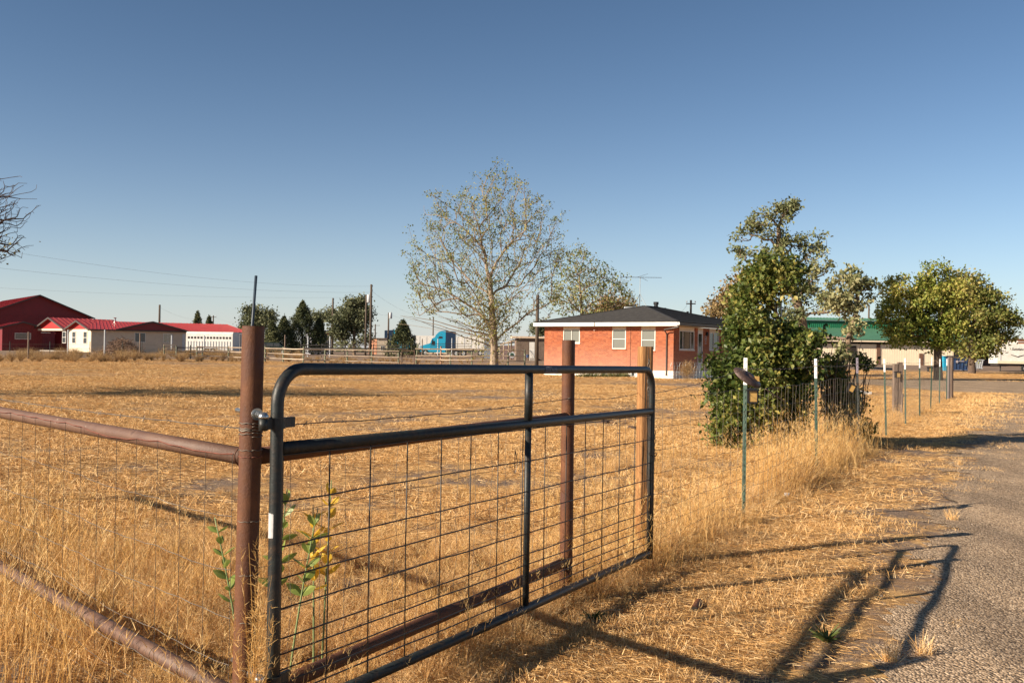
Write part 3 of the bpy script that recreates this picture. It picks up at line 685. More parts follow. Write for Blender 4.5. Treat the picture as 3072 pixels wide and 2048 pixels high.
for b in bricks:
    fr, x0, x1, c0, j = b
    if id(b) in near:
        if bmesh_ is None:
            t_ = MB(); fz = Frame((0, 0, 0), u=(-.8, .6), v=(.6, .8), z0=0); t_.fbox(fz, 0, .194, -.012, -.0002, 0, .057)
            o = t_.build('brick', brick, None); bmesh_ = o.data
        else:
            o = bpy.data.objects.new('brick', bmesh_); C.objects.link(o)
        o.parent = house; o.location = fr.p(x0, j, c0)-Vector(house['_o'])
    else: restA.fbox(fr, x0, x1, -.012+j, -.0002, c0, c0+.057)
tag(restA.build('brick_courses', brick, house), kind='stuff')
# windows
def window(fr, o, mull, sill=True, horiz=False, g=glassg, panel=True, parent=None, head=ZW):
    a0, a1, c0, c1 = o; fw = .05; b0, b1 = -.02, .07
    mb = MB()
    mb.fbox(fr, a0, a0+fw, b0, b1, c0, c1); mb.fbox(fr, a1-fw, a1, b0, b1, c0, c1)
    mb.fbox(fr, a0+fw, a1-fw, b0, b1, c1-fw, c1); mb.fbox(fr, a0+fw, a1-fw, b0, b1, c0, c0+fw)
    if horiz:
        cm = (c0+c1)/2; mb.fbox(fr, a0+fw, a1-fw, b0+.008, b1, cm-.02, cm+.02)
    for m in mull:
        am = a0+(a1-a0)*m; mb.fbox(fr, am-.018, am+.018, b0+.006, b1, c0+fw, c1-fw)
    f = mb.build('window', whitep, parent)
    cs = [a0+fw]+[a0+(a1-a0)*m for m in mull]+[a1-fw]
    rows = [(c0+fw, (c0+c1)/2-.02), ((c0+c1)/2+.02, c1-fw)] if horiz else [(c0+fw, c1-fw)]
    for x, y in zip(cs[:-1], cs[1:]):
        for r0, r1 in rows:
            p = MB(); p.fbox(fr, x+.01, y-.01, .02, .03, r0, r1); p.build('pane', g, f)
    if panel:
        p = MB(); p.fbox(fr, a0-.02, a1+.02, -.005, .06, c1+.003, head-.003); p.build('header_panel', creamp, parent)
    if sill:
        p = MB(); p.fbox(fr, a0-.04, a1+.04, -.05, .04, c0-.06, c0-.003); p.build('sill', brick if sill == 2 else whitep, parent)
    return f
window(fA, opsA[0], [.5], parent=house); window(fA, opsA[1], [], horiz=True, sill=2, parent=house); window(fA, opsA[2], [], horiz=True, sill=2, parent=house)
window(fB, opsB[0], [.24, .76], g=glass, parent=house); window(fB, opsB[2], [.45], g=glass, parent=house)
a0, a1, c0, c1 = opsB[1]; d = MB()
d.fbox(fB, a0, a0+.1, .0, .05, c0, c1); d.fbox(fB, a1-.1, a1, .0, .05, c0, c1); d.fbox(fB, a0+.1, a1-.1, 0, .05, c1-.2, c1); d.fbox(fB, a0+.1, a1-.1, 0, .05, c0, c0+.5)
door = d.build('door', whitep, house); d = MB(); d.fbox(fB, a0+.1, a1-.1, .02, .03, c0+.5, c1-.2); d.build('pane', glass, door)
d = MB(); d.fbox(fB, a1-.08, a1-.05, -.04, 0, c0+.95, c0+1.1); d.build('handle', gutterm, door)
d = MB(); d.fbox(fB, a0-.02, a1+.02, -.005, .05, c1+.003, ZW-.003); d.build('header_panel', creamp, house)
a, c = wallac(fB, 2118, 1002); d = MB(); q = fB.p(a, -.08, c); d.tube([q+Vector((0, 0, -.12)), q, q+Vector((0, 0, .1)), q+Vector((0, 0, .16))], [.05, .08, .06, .02], 8); d.build('wall_lamp', blackp, house)
a, c = wallac(fB, 2116, 1016); d = MB()
for i in range(14):
    an = i/14*6.283; d.fbox(fB, a+.13*math.cos(an)-.02, a+.13*math.cos(an)+.02, -.03, -.013, c+.16*math.sin(an)-.02, c+.16*math.sin(an)+.02)
d.fbox(fB, a-.12, a+.12, -.028, -.013, c-.3, c-.26); d.fbox(fB, a-.08, a+.08, -.028, -.013, c-.02, c+.02); d.build('wall_ornament', greypaint, house)
# roof
ov = .5; OV = lambda a, b, c: fA.p(a, b, c)
e0, e1, e2, e3 = OV(-ov, -ov, ZE), OV(WF+ov, -ov, ZE), OV(WF+ov, WR+ov, ZE), OV(-ov, WR+ov, ZE)
hw = (WF+2*ov)/2; rA = OV(-ov+hw, -ov+hw, ZE+1.17); rB = OV(-ov+hw, WR+ov-hw, ZE+1.17)
mb = MB(); dz = Vector((0, 0, -.03))
for poly in ([e1, e0, rA], [e0, e3, rB, rA], [e3, e2, rB], [e2, e1, rA, rB]):
    mb.poly([p+Vector((0, 0, .02)) for p in poly])
mb.poly([e0, e1, e2, e3]); 
roof = mb.build('roof', shingle, house)
for p, q in ((e0, rA), (e1, rA), (e3, rB), (rA, rB), (e2, rB)):
    c = MB(); c.beam(p+Vector((0, 0, .035)), q+Vector((0, 0, .035)), .22, .03); c.build('ridge_cap', shingle, roof)
# shingle courses, butt edges standing a little proud
sc = MB()
for A0, A1, T0, T1 in ((e0, e1, rA, rA), (e0, e3, rA, rB)):
    for k in range(1, 34):
        t = k/34; p = A0.lerp(T0, t); q = A1.lerp(T1, t)
        if (p-q).length > .4: sc.beam(p+Vector((0, 0, .024)), q+Vector((0, 0, .024)), .03, .012)
tag(sc.build('shingle_edges', shingle, roof), kind='stuff')
mb = MB(); mb.fbox(fA, -ov, WF+ov, -ov-.03, -ov-.002, ZE-.23, ZE-.01); mb.build('fascia', whitep, house)
mb = MB(); mb.fbox(fA, 4.96, 4.99, -ov-.05, -ov-.031, ZE-.25, ZE-.0); mb.build('fascia_clip', gutterm, house)
mb = MB(); mb.fbox(fA, WF+ov+.002, WF+ov+.03, -ov, WR+ov, ZE-.23, ZE-.01); mb.build('fascia', whitep, house)
mb = MB(); mb.fbox(fA, -ov-.003, WF+ov-.003, -ov, -.001, ZE-.21, ZE-.19); mb.fbox(fA, -ov, -.001, 0.002, WR+ov, ZE-.21, ZE-.19); mb.fbox(fA, WF+.001, WF+ov, 0.002, WR+ov, ZE-.21, ZE-.19); mb.build('soffit', creamp, house)
mb = MB(); mb.fbox(fA, -ov-.02, -ov-.001, -ov, WR+ov, ZE-.2, ZE-.16); mb.fbox(fA, -ov-.13, -ov-.021, -ov-.02, WR+ov, ZE-.17, ZE-.03); mb.build('gutter', gutterm, house)
mb = MB(); mb.fbox(fA, -ov-.15, -ov-.02, -ov-.04, -ov-.022, ZE-.17, ZE-.02); mb.build('gutter_end', whitep, house)
a, _ = wallac(fA, 2001, 1050); pts = [OV(-ov-.05, -ov+.06, ZE-.2), OV(-ov-.03, -ov+.02, ZE-.3), OV(a-.25+.25, -.34, ZE-.43), OV(a+.03, -.25, ZE-.5), OV(a, -.12, ZE-.62), OV(a, -.06, ZE-.72), OV(a, -.06, .35), OV(a, -.1, .24)]
mb = MB(); mb.tube(pts, .04, 6); mb.build('downspout', gutterm, house, smooth=True)
a, _ = wallac(fA, 1892, 1050); mb = MB(); mb.tube([OV(a, -.02, ZW), OV(a+.01, -.02, 1.8), OV(a, -.02, ZF)], .009, 4); mb.build('wall_cable', blackp, house)
a, c = wallac(fA, 1786, 989); mb = MB(); mb.tube([OV(a, -.01, c), OV(a, -.1, c), OV(a+.03, -.12, c-.06)], .02, 6); mb.build('wall_light', whitep, house)
for x0, x1 in ((1667, 1692), (1894, 1906)):
    a0, _ = wallac(fA, x0, 1125); a1, _ = wallac(fA, x1, 1125); lo, hi = min(a0, a1), max(a0, a1)
    mb = MB(); mb.fbox(fA, lo, hi, -.05, -.021, .12, .16); mb.fbox(fA, lo, hi, -.05, -.021, .4, .44); mb.fbox(fA, lo, lo+.05, -.05, -.021, .16, .4); mb.fbox(fA, hi-.05, hi, -.05, -.021, .16, .4)
    f = mb.build('basement_window', greypaint, house); mb = MB(); mb.fbox(fA, lo+.05, hi-.05, -.035, -.021, .16, .4); mb.build('pane', glass, f)
for px, py, r_, h_ in ((1968, 925, .13, .42), (2063, 941, .06, .16)):
    q = P(px, py, 64.5 if px < 2000 else 65.0); mb = MB(); mb.tube([q-Vector((0, 0, .5)), q+Vector((0, 0, h_*.6)), q+Vector((0, 0, h_*.6)), q+Vector((0, 0, h_))], [r_, r_, r_*1.3, r_*1.3], 8); mb.build('roof_vent', blackp, roof)
for px, py in ((1885, 923), (1986, 926)):
    q = P(px, py, 63.5 if px < 1900 else 65); mb = MB(); mb.box(q.x-.25, q.x+.25, q.y-.2, q.y+.2, q.z-.3, q.z+.06); mb.build('vent_box', greypaint, roof)
# antenna
ant = thing('tv_antenna', (rA.x-.2, rA.y, rA.z), 'spindly television antenna on a tripod on top of the charcoal house roof', 'antenna')
q = Vector((rA.x-.25, rA.y, rA.z)); top = P(1916, 832, q.y); mb = MB(); mb.tube([q, Vector((q.x-.0, q.y, top.z+.05))], .022, 6); mb.build('mast', zinc, ant)
for dx, dy in ((-.42, -.25), (.42, -.25), (0, .45)):
    mb = MB(); mb.tube([q+Vector((dx, dy, -.08)), q+Vector((0, 0, .78))], .016, 5); mb.build('tripod_leg', zinc, ant)
mb = MB(); b0 = Vector((q.x-1.25, q.y, top.z)); b1 = Vector((q.x+1.33, q.y-.1, top.z+.0)); mb.tube([b0, b1], .014, 5)
boom = mb.build('boom', zinc, ant)
for i in range(17):
    p = b0.lerp(b1, i/16); L = .25+.35*(1-i/16); e = MB(); e.tube([p-Vector((.05, L, 0)), p+Vector((.05, L, 0))], .009, 4); e.build('element', zinc, boom)
e = MB(); e.tube([b0.lerp(b1, .4)+Vector((0, 0, .0)), b0.lerp(b1, .65)+Vector((0, -.3, .2))], .01, 4); e.tube([b0.lerp(b1, .5), b0.lerp(b1, .65)+Vector((0, -.3, -.24))], .01, 4); e.build('element', zinc, boom)

# ------------------------------------------------------------------ pipe corner fence in the foreground
pf = thing('pipe_corner_fence', (PO1.x, PO1.y, 0), 'rusty brown welded pipe corner fence with two posts and round rails behind the gate', 'pipe fence')
def pipepost(p, r, h, lean=(0, 0), name='post'):
    mb = MB(); t = p+Vector((lean[0], lean[1], h)); n = 20
    mb.tube([p+Vector((0, 0, -.25)), p+Vector((0, 0, .4)), p.lerp(t, .7), t], r, n, cap=False)
    o = mb.build(name, rust, pf, smooth=True)
    m2 = MB(); m2.tube([t+Vector((0, 0, -.25)), t+Vector((0, 0, 0))], r*.9, n, cap=False)   # inner bore
    ring = MB(); 
    for k in range(n):
        a, b = 2*math.pi*k/n, 2*math.pi*(k+1)/n; f_ = lambda q, rr: t+Vector((math.cos(q)*rr, math.sin(q)*rr, rnd.uniform(-.0005, .0005)))
        ring.quad(f_(a, r), f_(b, r), f_(b, r*.9), f_(a, r*.9))
    m2.build('bore', rust, o, smooth=True); ring.build('rim', rust, o)
    return o, t
_, top1 = pipepost(PO1, .0385, 1.572, (.012, 0)); _, top2 = pipepost(PO2, .0385, 1.568, (-.004, 0))
def rail(a, b, r, m, name='rail', n=14):
    mb = MB(); mb.tube([a.lerp(b, i/8) for i in range(9)], r, n); return mb.build(name, m, pf, smooth=True)
Lend = PO1+LD*7.0; pipepost(PO1+LD*7.05, .0385, 1.5)
for h in (1.113, .262):
    rail(PO1+LD*.03+Vector((0, 0, h)), Lend+Vector((0, 0, h)), .031, railrust)
    rail(PO1.lerp(PO2, .012)+Vector((0, 0, h)), PO1.lerp(PO2, .988)+Vector((0, 0, h-.003)), .031, rust)
for (pp, dr) in ((PO1, LD), (PO1, (PO2-PO1).normalized()), (PO2, (PO1-PO2).normalized())):
    for h in (1.113, .262):
        c = pp+dr*.042+Vector((0, 0, h)); s1 = dr.cross(Vector((0, 0, 1))); b_ = MB()
        b_.tube([c+s1*math.cos(a)*.0315+Vector((0, 0, math.sin(a)*.0315))+dr*(-.006*abs(math.cos(a))+rnd.uniform(-.0015, .0015)) for a in [6.2832*k/26 for k in range(27)]], [.0042+rnd.uniform(-.001, .001) for k in range(27)], 6, cap=False); b_.build('weld_bead', rust, pf, smooth=True)
mb = MB(); mb.tube([PO1+Vector((.0, -.01, 1.50)), P(757, 975, 3.5), P(768, 827, 3.52)], .0052, 8); mb.build('rod', rodm, pf, smooth=True)
def wrap(c, r, z, m, rad=.0014, turns=1.0, dz=.0, name='tie_wire'):
    mb = MB(); n = int(26*turns); pts = []
    for i in range(n+1):
        a = 2*math.pi*i/26-1.2; pts.append(c+Vector((math.cos(a)*(r+rad), math.sin(a)*(r+rad), z+dz*i/n+.002*math.sin(i*1.9))))
    mb.tube(pts, rad, 5); mb.build(name, m, pf, smooth=True)
pc = PO1+Vector((.009, 0, 0))
for k, z in enumerate((1.232, 1.222, 1.21, 1.2, 1.186)): wrap(pc, .0385, z, wirem, .0017, 1, rnd.uniform(-.014, .014))
for z in (1.14, .893, .707, .543, .38, .25): wrap(pc, .0385, z, wirem)
wrap(pc, .0385, 1.116, rustwire)
# wraps of tie wire along the lower rail
for k in range(22):
    s = .1+.19*k+rnd.uniform(-.05, .05); c = PO1+LD*s+Vector((0, 0, .262)); w1 = LD.cross(Vector((0, 0, 1))); mb = MB(); pts = []
    for i in range(15):
        a = 2*math.pi*i/14; pts.append(c+w1*math.cos(a)*.0325+Vector((0, 0, math.sin(a)*.0325))+LD*(.03*i/14))
    mb.tube(pts, .0011, 4); mb.build('tie_wire', wirem, pf, smooth=True)

# ------------------------------------------------------------------ gate
GL, GR = Vector((-.814, 3.471, 0)), Vector((.942, 6.671, 0)); Lg = (GR-GL).length; gd = (GR-GL).normalized(); gn = Vector((gd.y, -gd.x, 0))
gate = thing('farm_gate', (GL.x, GL.y, .2), 'dark grey tube farm gate with black wire mesh, hung on the rusty pipe post', 'gate')
def gp(s, h, off=0.0): return GL+gd*s+gn*off+Vector((0, 0, .203-.036*s/Lg+h))
HT, RB, rt = 1.221, .125, .0226
pts = [gp(0, -.04)]+[gp(0, h) for h in (.3, .7, HT-RB)]
pts += [gp(RB-RB*math.cos(a), HT-RB+RB*math.sin(a)) for a in [math.pi/2*i/8 for i in range(1, 9)]]
pts += [gp(Lg*t, HT) for t in (.2, .4, .6, .8)]
pts += [gp(Lg-RB+RB*math.sin(a), HT-RB+RB*math.cos(a)) for a in [math.pi/2*i/8 for i in range(0, 9)]]
pts += [gp(Lg, h) for h in (.8, .4, -.04)]
mb = MB(); mb.tube(pts, rt, 14); mb.build('outer_frame', gatepaint, gate, smooth=True)
mb = MB(); mb.tube([gp(rt, HT-.277), gp(Lg/2, HT-.279), gp(Lg-rt, HT-.277)], rt, 14); mb.build('middle_rail', gatepaint, gate, smooth=True)
mb = MB(); mb.tube([gp(rt, 0), gp(Lg/2, -.004), gp(Lg-rt, 0)], rt, 14); mb.build('bottom_rail', gatepaint, gate, smooth=True)
sm = Lg*.515
mb = MB(); mb.tube([gp(sm, rt*.8), gp(sm, HT-.277-rt*.8)], .0175, 10); mb.tube([gp(sm, HT-.277+rt*.8), gp(sm, HT-rt*.8)], .0215, 12); mb.build('upright', gatepaint, gate, smooth=True)
hs = [HT-x for x in (.466, .622, .731, .836, .945, 1.0, 1.053, 1.1, 1.15)]; on = .006
for h in [HT-.277-rt-.004]+hs:
    mb = MB(); mb.tube([gp(.02+(Lg-.04)*i/14, h+rnd.uniform(-.003, .003), on) for i in range(15)], .0031, 6); mb.build('mesh_wire', gatewire, gate, smooth=True)
for k in range(15):
    s = .035+(Lg-.07)*k/14; j = rnd.uniform(-.006, .006)
    mb = MB(); mb.tube([gp(s+j*.5, HT-.277-rt, -.001), gp(s+j, .5, -.001), gp(s, rt, -.001)], .0031, 6); mb.build('mesh_wire', gatewire, gate, smooth=True)
for k, (s, h0, h1) in enumerate(((.35, .8, .95), (Lg*.47, .74, .84))): pass
mb = MB(); mb.tube([gp(sm-.16, HT-.40, .012), gp(sm-.145, HT-.47, .02), gp(sm-.16, HT-.52, .012), gp(sm-.175, HT-.46, .02), gp(sm-.16, HT-.40, .012)], .002, 5); mb.build('tie', gatewire, gate)
# sticker bent round the tube
mb = MB(); n = 6
for i in range(n):
    a0, a1 = [R(200+66*(i+q)/n) for q in (0, 1)]; f_ = lambda a, z: GL+Vector((math.cos(a)*(rt+.0008), math.sin(a)*(rt+.0008), z))
    mb.quad(f_(a0, .838), f_(a1, .838+.004*i/n), f_(a1, .925-.004*(i > 3)), f_(a0, .925))
mb.build('sticker', sticker, gate)
# hinges
for z, elb in ((1.268, 1), (.372, -1)):
    hg = MB(); ax = (GL-PO1).normalized(); pb = PO1+Vector((.01, 0, z))
    bd = Vector((.62, -.78, -.03)).normalized()
    hg.tube([pb-bd*.125, pb-bd*.03, pb+bd*.08, pb+bd*.10+Vector((0, 0, -.002*elb))], .008, 10)
    o = hg.build('hinge_bolt', zinc, gate, smooth=True)
    for dd, r_, th, sd_ in ((.046, .021, .004, 18), (.054, .0125, .010, 6), (.066, .011, .008, 6)):
        m2 = MB(); m2.tube([pb+bd*dd, pb+bd*(dd+th)], r_, sd_); m2.build('nut' if sd_ == 6 else 'washer', zinc, o)
    pe = pb+bd*.10; m2 = MB(); m2.tube([pe+Vector((0, 0, .010)), pe+Vector((0, 0, -.004)), pe+Vector((0, 0, -.010))], [.012, .019, .017], 12); m2.build('pin_head', zinc, o, smooth=True)
    m3 = MB(); m3.tube([pe+Vector((0, 0, -.011)), pe+Vector((0, 0, -.052))], .0155, 14); m3.build('hinge_barrel', gatepaint, gate, smooth=True)
    m3 = MB(); c = Vector((GL.x, GL.y, z-.032)); m3.tube([c+Vector((0, 0, .019)), c-Vector((0, 0, .019))], .029, 18); m3.beam(c, pe+Vector((0, 0, -.032)), .014, .036)
    m3.beam(c, c+gd*.085, .016, .036); m3.build('hinge_strap', gatepaint, gate)
# lettering on the top tube
def text_mesh(body, size, mtl, name, parent, origin, ux, uz, un, extrude=.0005, shear=0):
    cu = bpy.data.curves.new(name, 'FONT'); cu.body = body; cu.size = size; cu.extrude = extrude; cu.shear = shear; cu.resolution_u = 2
    o = bpy.data.objects.new(name, cu); C.objects.link(o); bpy.context.view_layer.update()
    me = bpy.data.meshes.new_from_object(o); bpy.data.objects.remove(o)
    M = Matrix(((ux.x, uz.x, un.x, origin.x), (ux.y, uz.y, un.y, origin.y), (ux.z, uz.z, un.z, origin.z), (0, 0, 0, 1)))
    me.transform(M); me.transform(Matrix.Translation(-Vector(parent['_o'])))
    me.materials.clear(); me.materials.append(mtl); ob = bpy.data.objects.new(name, me); C.objects.link(ob); ob.parent = parent; ob['_o'] = parent['_o']; return ob
decalm = mat('worn_decal', (.34, .36, .4), (.12, .13, .15), scale=90, rough=.6)
decal2 = mat('worn_decal_dim', (.2, .17, .2), (.1, .08, .1), scale=90, rough=.6)
un = (gn*.97+Vector((0, 0, .25))).normalized(); uz = un.cross(gd)
s0 = Lg*.553
text_mesh('HW', .036, decalm, 'decal_letters', gate, gp(s0, HT, rt)+un*.0015-uz*.010-gn*0, gd, uz, gn, shear=.5)
text_mesh('BRAND', .021, decalm, 'decal_letters', gate, gp(s0+.07, HT, rt)+un*.0015-uz*.006, gd, uz, gn, shear=.3)
mb = MB(); a = gp(s0-.01, HT-.0115, rt-.001); b = gp(s0+.15, HT-.0115, rt-.001); mb.beam(a, b, .003, .003); mb.build('decal_line', decal2, gate)
# latch chain
ch = thing('latch_chain', tuple(gp(Lg, .85)), 'short rusty chain with links hanging at the latch end of the gate', 'chain')
cp = [gp(Lg+.03, .80), gp(Lg+.035, .74), gp(Lg+.02, .69), gp(Lg+.05, .65), gp(Lg+.02, .62), gp(Lg-.03, .655), gp(Lg-.07, .67)]
for i in range(12):
    t = i/12*6; k = int(t); c = cp[k].lerp(cp[min(k+1, 6)], t-k)+gn*.012; d = (cp[min(k+1, 6)]-cp[k]).normalized(); sd_ = d.cross(gn) if i % 2 else gn
    mb = MB(); mb.tube([c+d*.016*math.cos(a)+sd_*.008*math.sin(a) for a in [6.283*j/8 for j in range(9)]], .0024, 5, cap=False); mb.build('link', gatewire, ch, smooth=True)

# ------------------------------------------------------------------ wooden post by the gate
wp = thing('wooden_gate_post', tuple(WP), 'thick yellow wooden post with dark cracks beside the latch end of the gate', 'wooden post')
mb = MB(); n = 22; hgt = 1.545
prof = [.055+.003*math.sin(k*2.3)+.002*math.sin(k*5.1) for k in range(n)]
prof[17] -= .009; prof[18] -= .004
rows = 10
for i in range(rows+1):
    z = -.2+(hgt+.2)*i/rows
    for k in range(n):
        a = 2*math.pi*k/n; r_ = prof[k]*(1+.02*math.sin(i*1.3+k)); mb.v.append((WP.x+math.cos(a)*r_, WP.y+math.sin(a)*r_, z))
for i in range(rows):
    for k in range(n): mb.f.append((i*n+k, i*n+(k+1) % n, (i+1)*n+(k+1) % n, (i+1)*n+k)); mb.m.append(0); mb.t.append(.5)
mb.f.append(tuple(rows*n+k for k in range(n))); mb.m.append(0); mb.t.append(.5); mb.build('post', postwood, wp)
for a_, z0, z1, w_ in ((285, .55, 1.54, .006), (296, .9, 1.545, .004), (268, 1.1, 1.4, .003), (252, .3, .9, .003)):
    a = R(a_); mb = MB(); pts = [Vector((WP.x+math.cos(a+.02*math.sin(i))*.0565, WP.y+math.sin(a+.02*math.sin(i))*.0565, z0+(z1-z0)*i/9)) for i in range(10)]
    mb.tube(pts, [w_*.3]+[w_*.6]*8+[w_*.3], 4); mb.build('crack', darkin, wp)
for i in range(9):
    c = Vector((WP.x+.018, WP.y-.062, 1.44-.028*i if i < 9 else 1.2)); sd_ = Vector((1, 0, 0)) if i % 2 else Vector((.3, -1, 0)).normalized()
    mb = MB(); mb.tube([c+Vector((0, 0, .017))*math.cos(a)+sd_*.008*math.sin(a) for a in [6.283*j/8 for j in range(9)]], .0026, 5, cap=False); mb.build('chain_link', wirem, wp, smooth=True)

# ------------------------------------------------------------------ T-posts
NP = 9; SP = 3.68
def fpt(t): return Vector((P1[0]+FD[0]*t, P1[1]+FD[1]*t, 0))
def tpost(mbody, mtop, htop=.24, Hh=1.46):
    r = thing('fence_post', (0, 0, 0), 'x', 'fence post')
    def sec(z0, z1, m, nm):
        mb = MB(); mb.box(-.017, .017, -.002, .002, z0, z1); mb.box(-.0025, .0025, .0025, .028, z0, z1)
        z = z0+.03
        while z < z1-.02: mb.box(-.006, .006, -.008, -.0022, z, z+.02); z += .055
        return mb.build(nm, m, r)
    b = sec(-.25, Hh-htop, mbody, 'post_shaft'); t = sec(Hh-htop+.0005, Hh, mtop, 'post_tip')
    b.parent = t.parent = r
    return r
pg = tpost(tgreen, twhite); pd_ = tpost(tdark, tpurple)
labs = ['green steel fence post nearest the gate, with a rusted disc on it',
        'white-tipped green steel post in front of the big leafy shrub, second from the gate',
        'almost black steel fence post with a mauve tip at the right edge of the shrub',
        'white-tipped green steel post just right of the shrub, fourth from the gate', 'white-tipped green steel post just right of the old wooden post with a lantern',
        'sixth white-tipped green steel post from the gate', 'green steel fence post with a small amber lantern on it, seventh from the gate',
        'eighth green steel post from the gate, near the wire fence end', 'last white-tipped green steel post, right against the grey end posts']
tps = []
for i in range(NP):
    src = pd_ if i == 2 else pg
    o = src if (i == 0 or i == 2) else copy_tree(src)
    g = fpt(SP*i); o.location = (g.x, g.y, H(g.x, g.y)+(0, 0, .01, 0, .02, .01, .05, -.02, .0)[i]); o['_o'] = tuple(o.location)
    o.rotation_euler = ((0, -.004, 0)[i % 3]*1.0, [0, -.022, -.03, -.036, -.02, -.012, .01, .0, .0][i], -.46+rnd.uniform(-.2, .2))
    o['label'] = labs[i]; o['group'] = 'steel posts of the roadside wire fence'; tps.append(o)
# end posts
def roundpost(name, p, r, h, m, label, cat='wooden post', group=None, lean=0, n=10, taper=.95):
    mb = MB(); q = Vector(p); mb.tube([q+Vector((0, 0, -.2)), q+Vector((lean*.3, 0, h*.4)), q+Vector((lean, 0, h))], [r, r*.98, r*taper], n)
    o = mb.build(name, m, None, smooth=False, origin=p); return tag(o, label, cat, group)
g = fpt(SP*8+2.4); roundpost('end_post', (g.x, g.y, 0), .10, 1.52, greywood, 'thick grey weathered end post where the wire fence meets the gravel road')
g = fpt(SP*8+1.2); roundpost('end_post', (g.x, g.y, 0), .05, 1.5, mat('dull_pipe', (.16, .13, .12), rough=.6), 'slim dull brown pipe post beside the thick grey end post', 'pipe post')
g = G(2696, 1175); g = Vector((g.x+.2, g.y+2, 0)); g = P(2692, 1180, 26); s_ = 26/F
wpo = thing('old_wooden_post', (g.x, g.y, 0), 'old grey split wooden post in the dry grass with a small lantern on its side', 'wooden post')
q = Vector((g.x, g.y, 0)); mb = MB(); mb.box(q.x-.11, q.x-.01, q.y-.06, q.y+.06, -.1, EYE-(1092-1070)*s_); mb.build('plank', greywood, wpo)
mb = MB(); mb.box(q.x+.0, q.x+.12, q.y-.05, q.y+.05, -.1, EYE-(1086-1070)*s_); mb.build('plank', greywood, wpo)
mb = MB(); mb.tube([q+Vector((.09, -.06, 0)), q+Vector((.12, -.03, .55))], .03, 8); mb.build('splint', greywood, wpo)
# lanterns
def lantern(c, w_, h_, label, tilt=0):
    t = thing('garden_lantern', tuple(c), label, 'lantern', 'small lanterns on the fence', (0, tilt, 0))
    mb = MB(); o = Vector(c)
    def bx(nm, m, *a):
        b = MB(); b.box(o.x+a[0], o.x+a[1], o.y+a[2], o.y+a[3], o.z+a[4], o.z+a[5]); return b.build(nm, m, t)
    bx('cap', blackp, -w_*.62, w_*.62, -w_*.62, w_*.62, h_*.5, h_*.68); bx('amber_pane', amber, -w_*.42, w_*.42, -w_*.42, w_*.42, -h_*.45, h_*.499)
    bx('base_plate', blackp, -w_*.5, w_*.5, -w_*.5, w_*.5, -h_*.6, -h_*.451)
    for sx in (-1, 1): bx('side_frame', blackp, *(sorted((sx*w_*.43, sx*w_*.55))), -w_*.5, w_*.5, -h_*.45, h_*.499)
    b = MB(); b.tube([o+Vector((0, w_*.3, h_*.6)), o+Vector((0, w_*.6, h_*.8)), o+Vector((0, w_*.9, h_*.7))], .004, 5); b.build('hook', wirem, t)
lantern(P(2256, 1189, 8.9), .085, .10, 'lantern with an amber pane hanging under the rusted plate on the first steel post')
lantern(P(2553, 1165, 14.6), .085, .10, 'tilted amber lantern hanging among the twigs at the right of the shrub', .45)
lantern(P(2693, 1124, 25.8), .12, .13, 'amber lantern fixed to the old split wooden post')
lantern(P(2790, 1108, 30.4), .12, .12, 'amber lantern fixed to the seventh green steel post')
# rusted plate on the first post
c0 = P(2241, 1132, 8.83); mb = MB(); nn = 20
ctr = c0; A_ = Vector((.86, -.1, -.55)).normalized(); B_ = Vector((.35, .75, .42)); B_ = (B_-A_*B_.dot(A_)).normalized(); N_ = A_.cross(B_)
for rr, dz_ in ((0, .03), (.5, .022), (1, 0)):
    for k in range(nn):
        a = 6.283*k/nn; mb.v.append(tuple(ctr+A_*.138*rr*math.cos(a)+B_*.095*rr*math.sin(a)+N_*(dz_)))
for i in range(2):
    for k in range(nn): mb.f.append((i*nn+k, i*nn+(k+1) % nn, (i+1)*nn+(k+1) % nn, (i+1)*nn+k)); mb.m.append(0); mb.t.append(.5)
tp_ = thing('rusted_disc', tuple(c0), 'tilted brown rusted metal disc stuck on the first steel fence post', 'metal disc')
pl = mb.build('disc', rustplate, tp_, smooth=True); md = pl.modifiers.new('t', 'SOLIDIFY'); md.thickness = .004
mb = MB(); q = c0+A_*.085+B_*.03+N_*.02; mb.box(q.x-.018, q.x+.018, q.y-.01, q.y+.01, q.z-.014, q.z+.03); mb.build('amber_tab', amber, tp_)
mb = MB(); mb.tube([P(2297, 1166, 9.1), P(2325, 1186, 9.6), P(2353, 1203, 10)], .006, 5); tag(mb.build('stick', greywood, None, origin=P(2297, 1166, 9.1)), 'grey stick caught in the wire to the right of the rusted disc', 'stick')

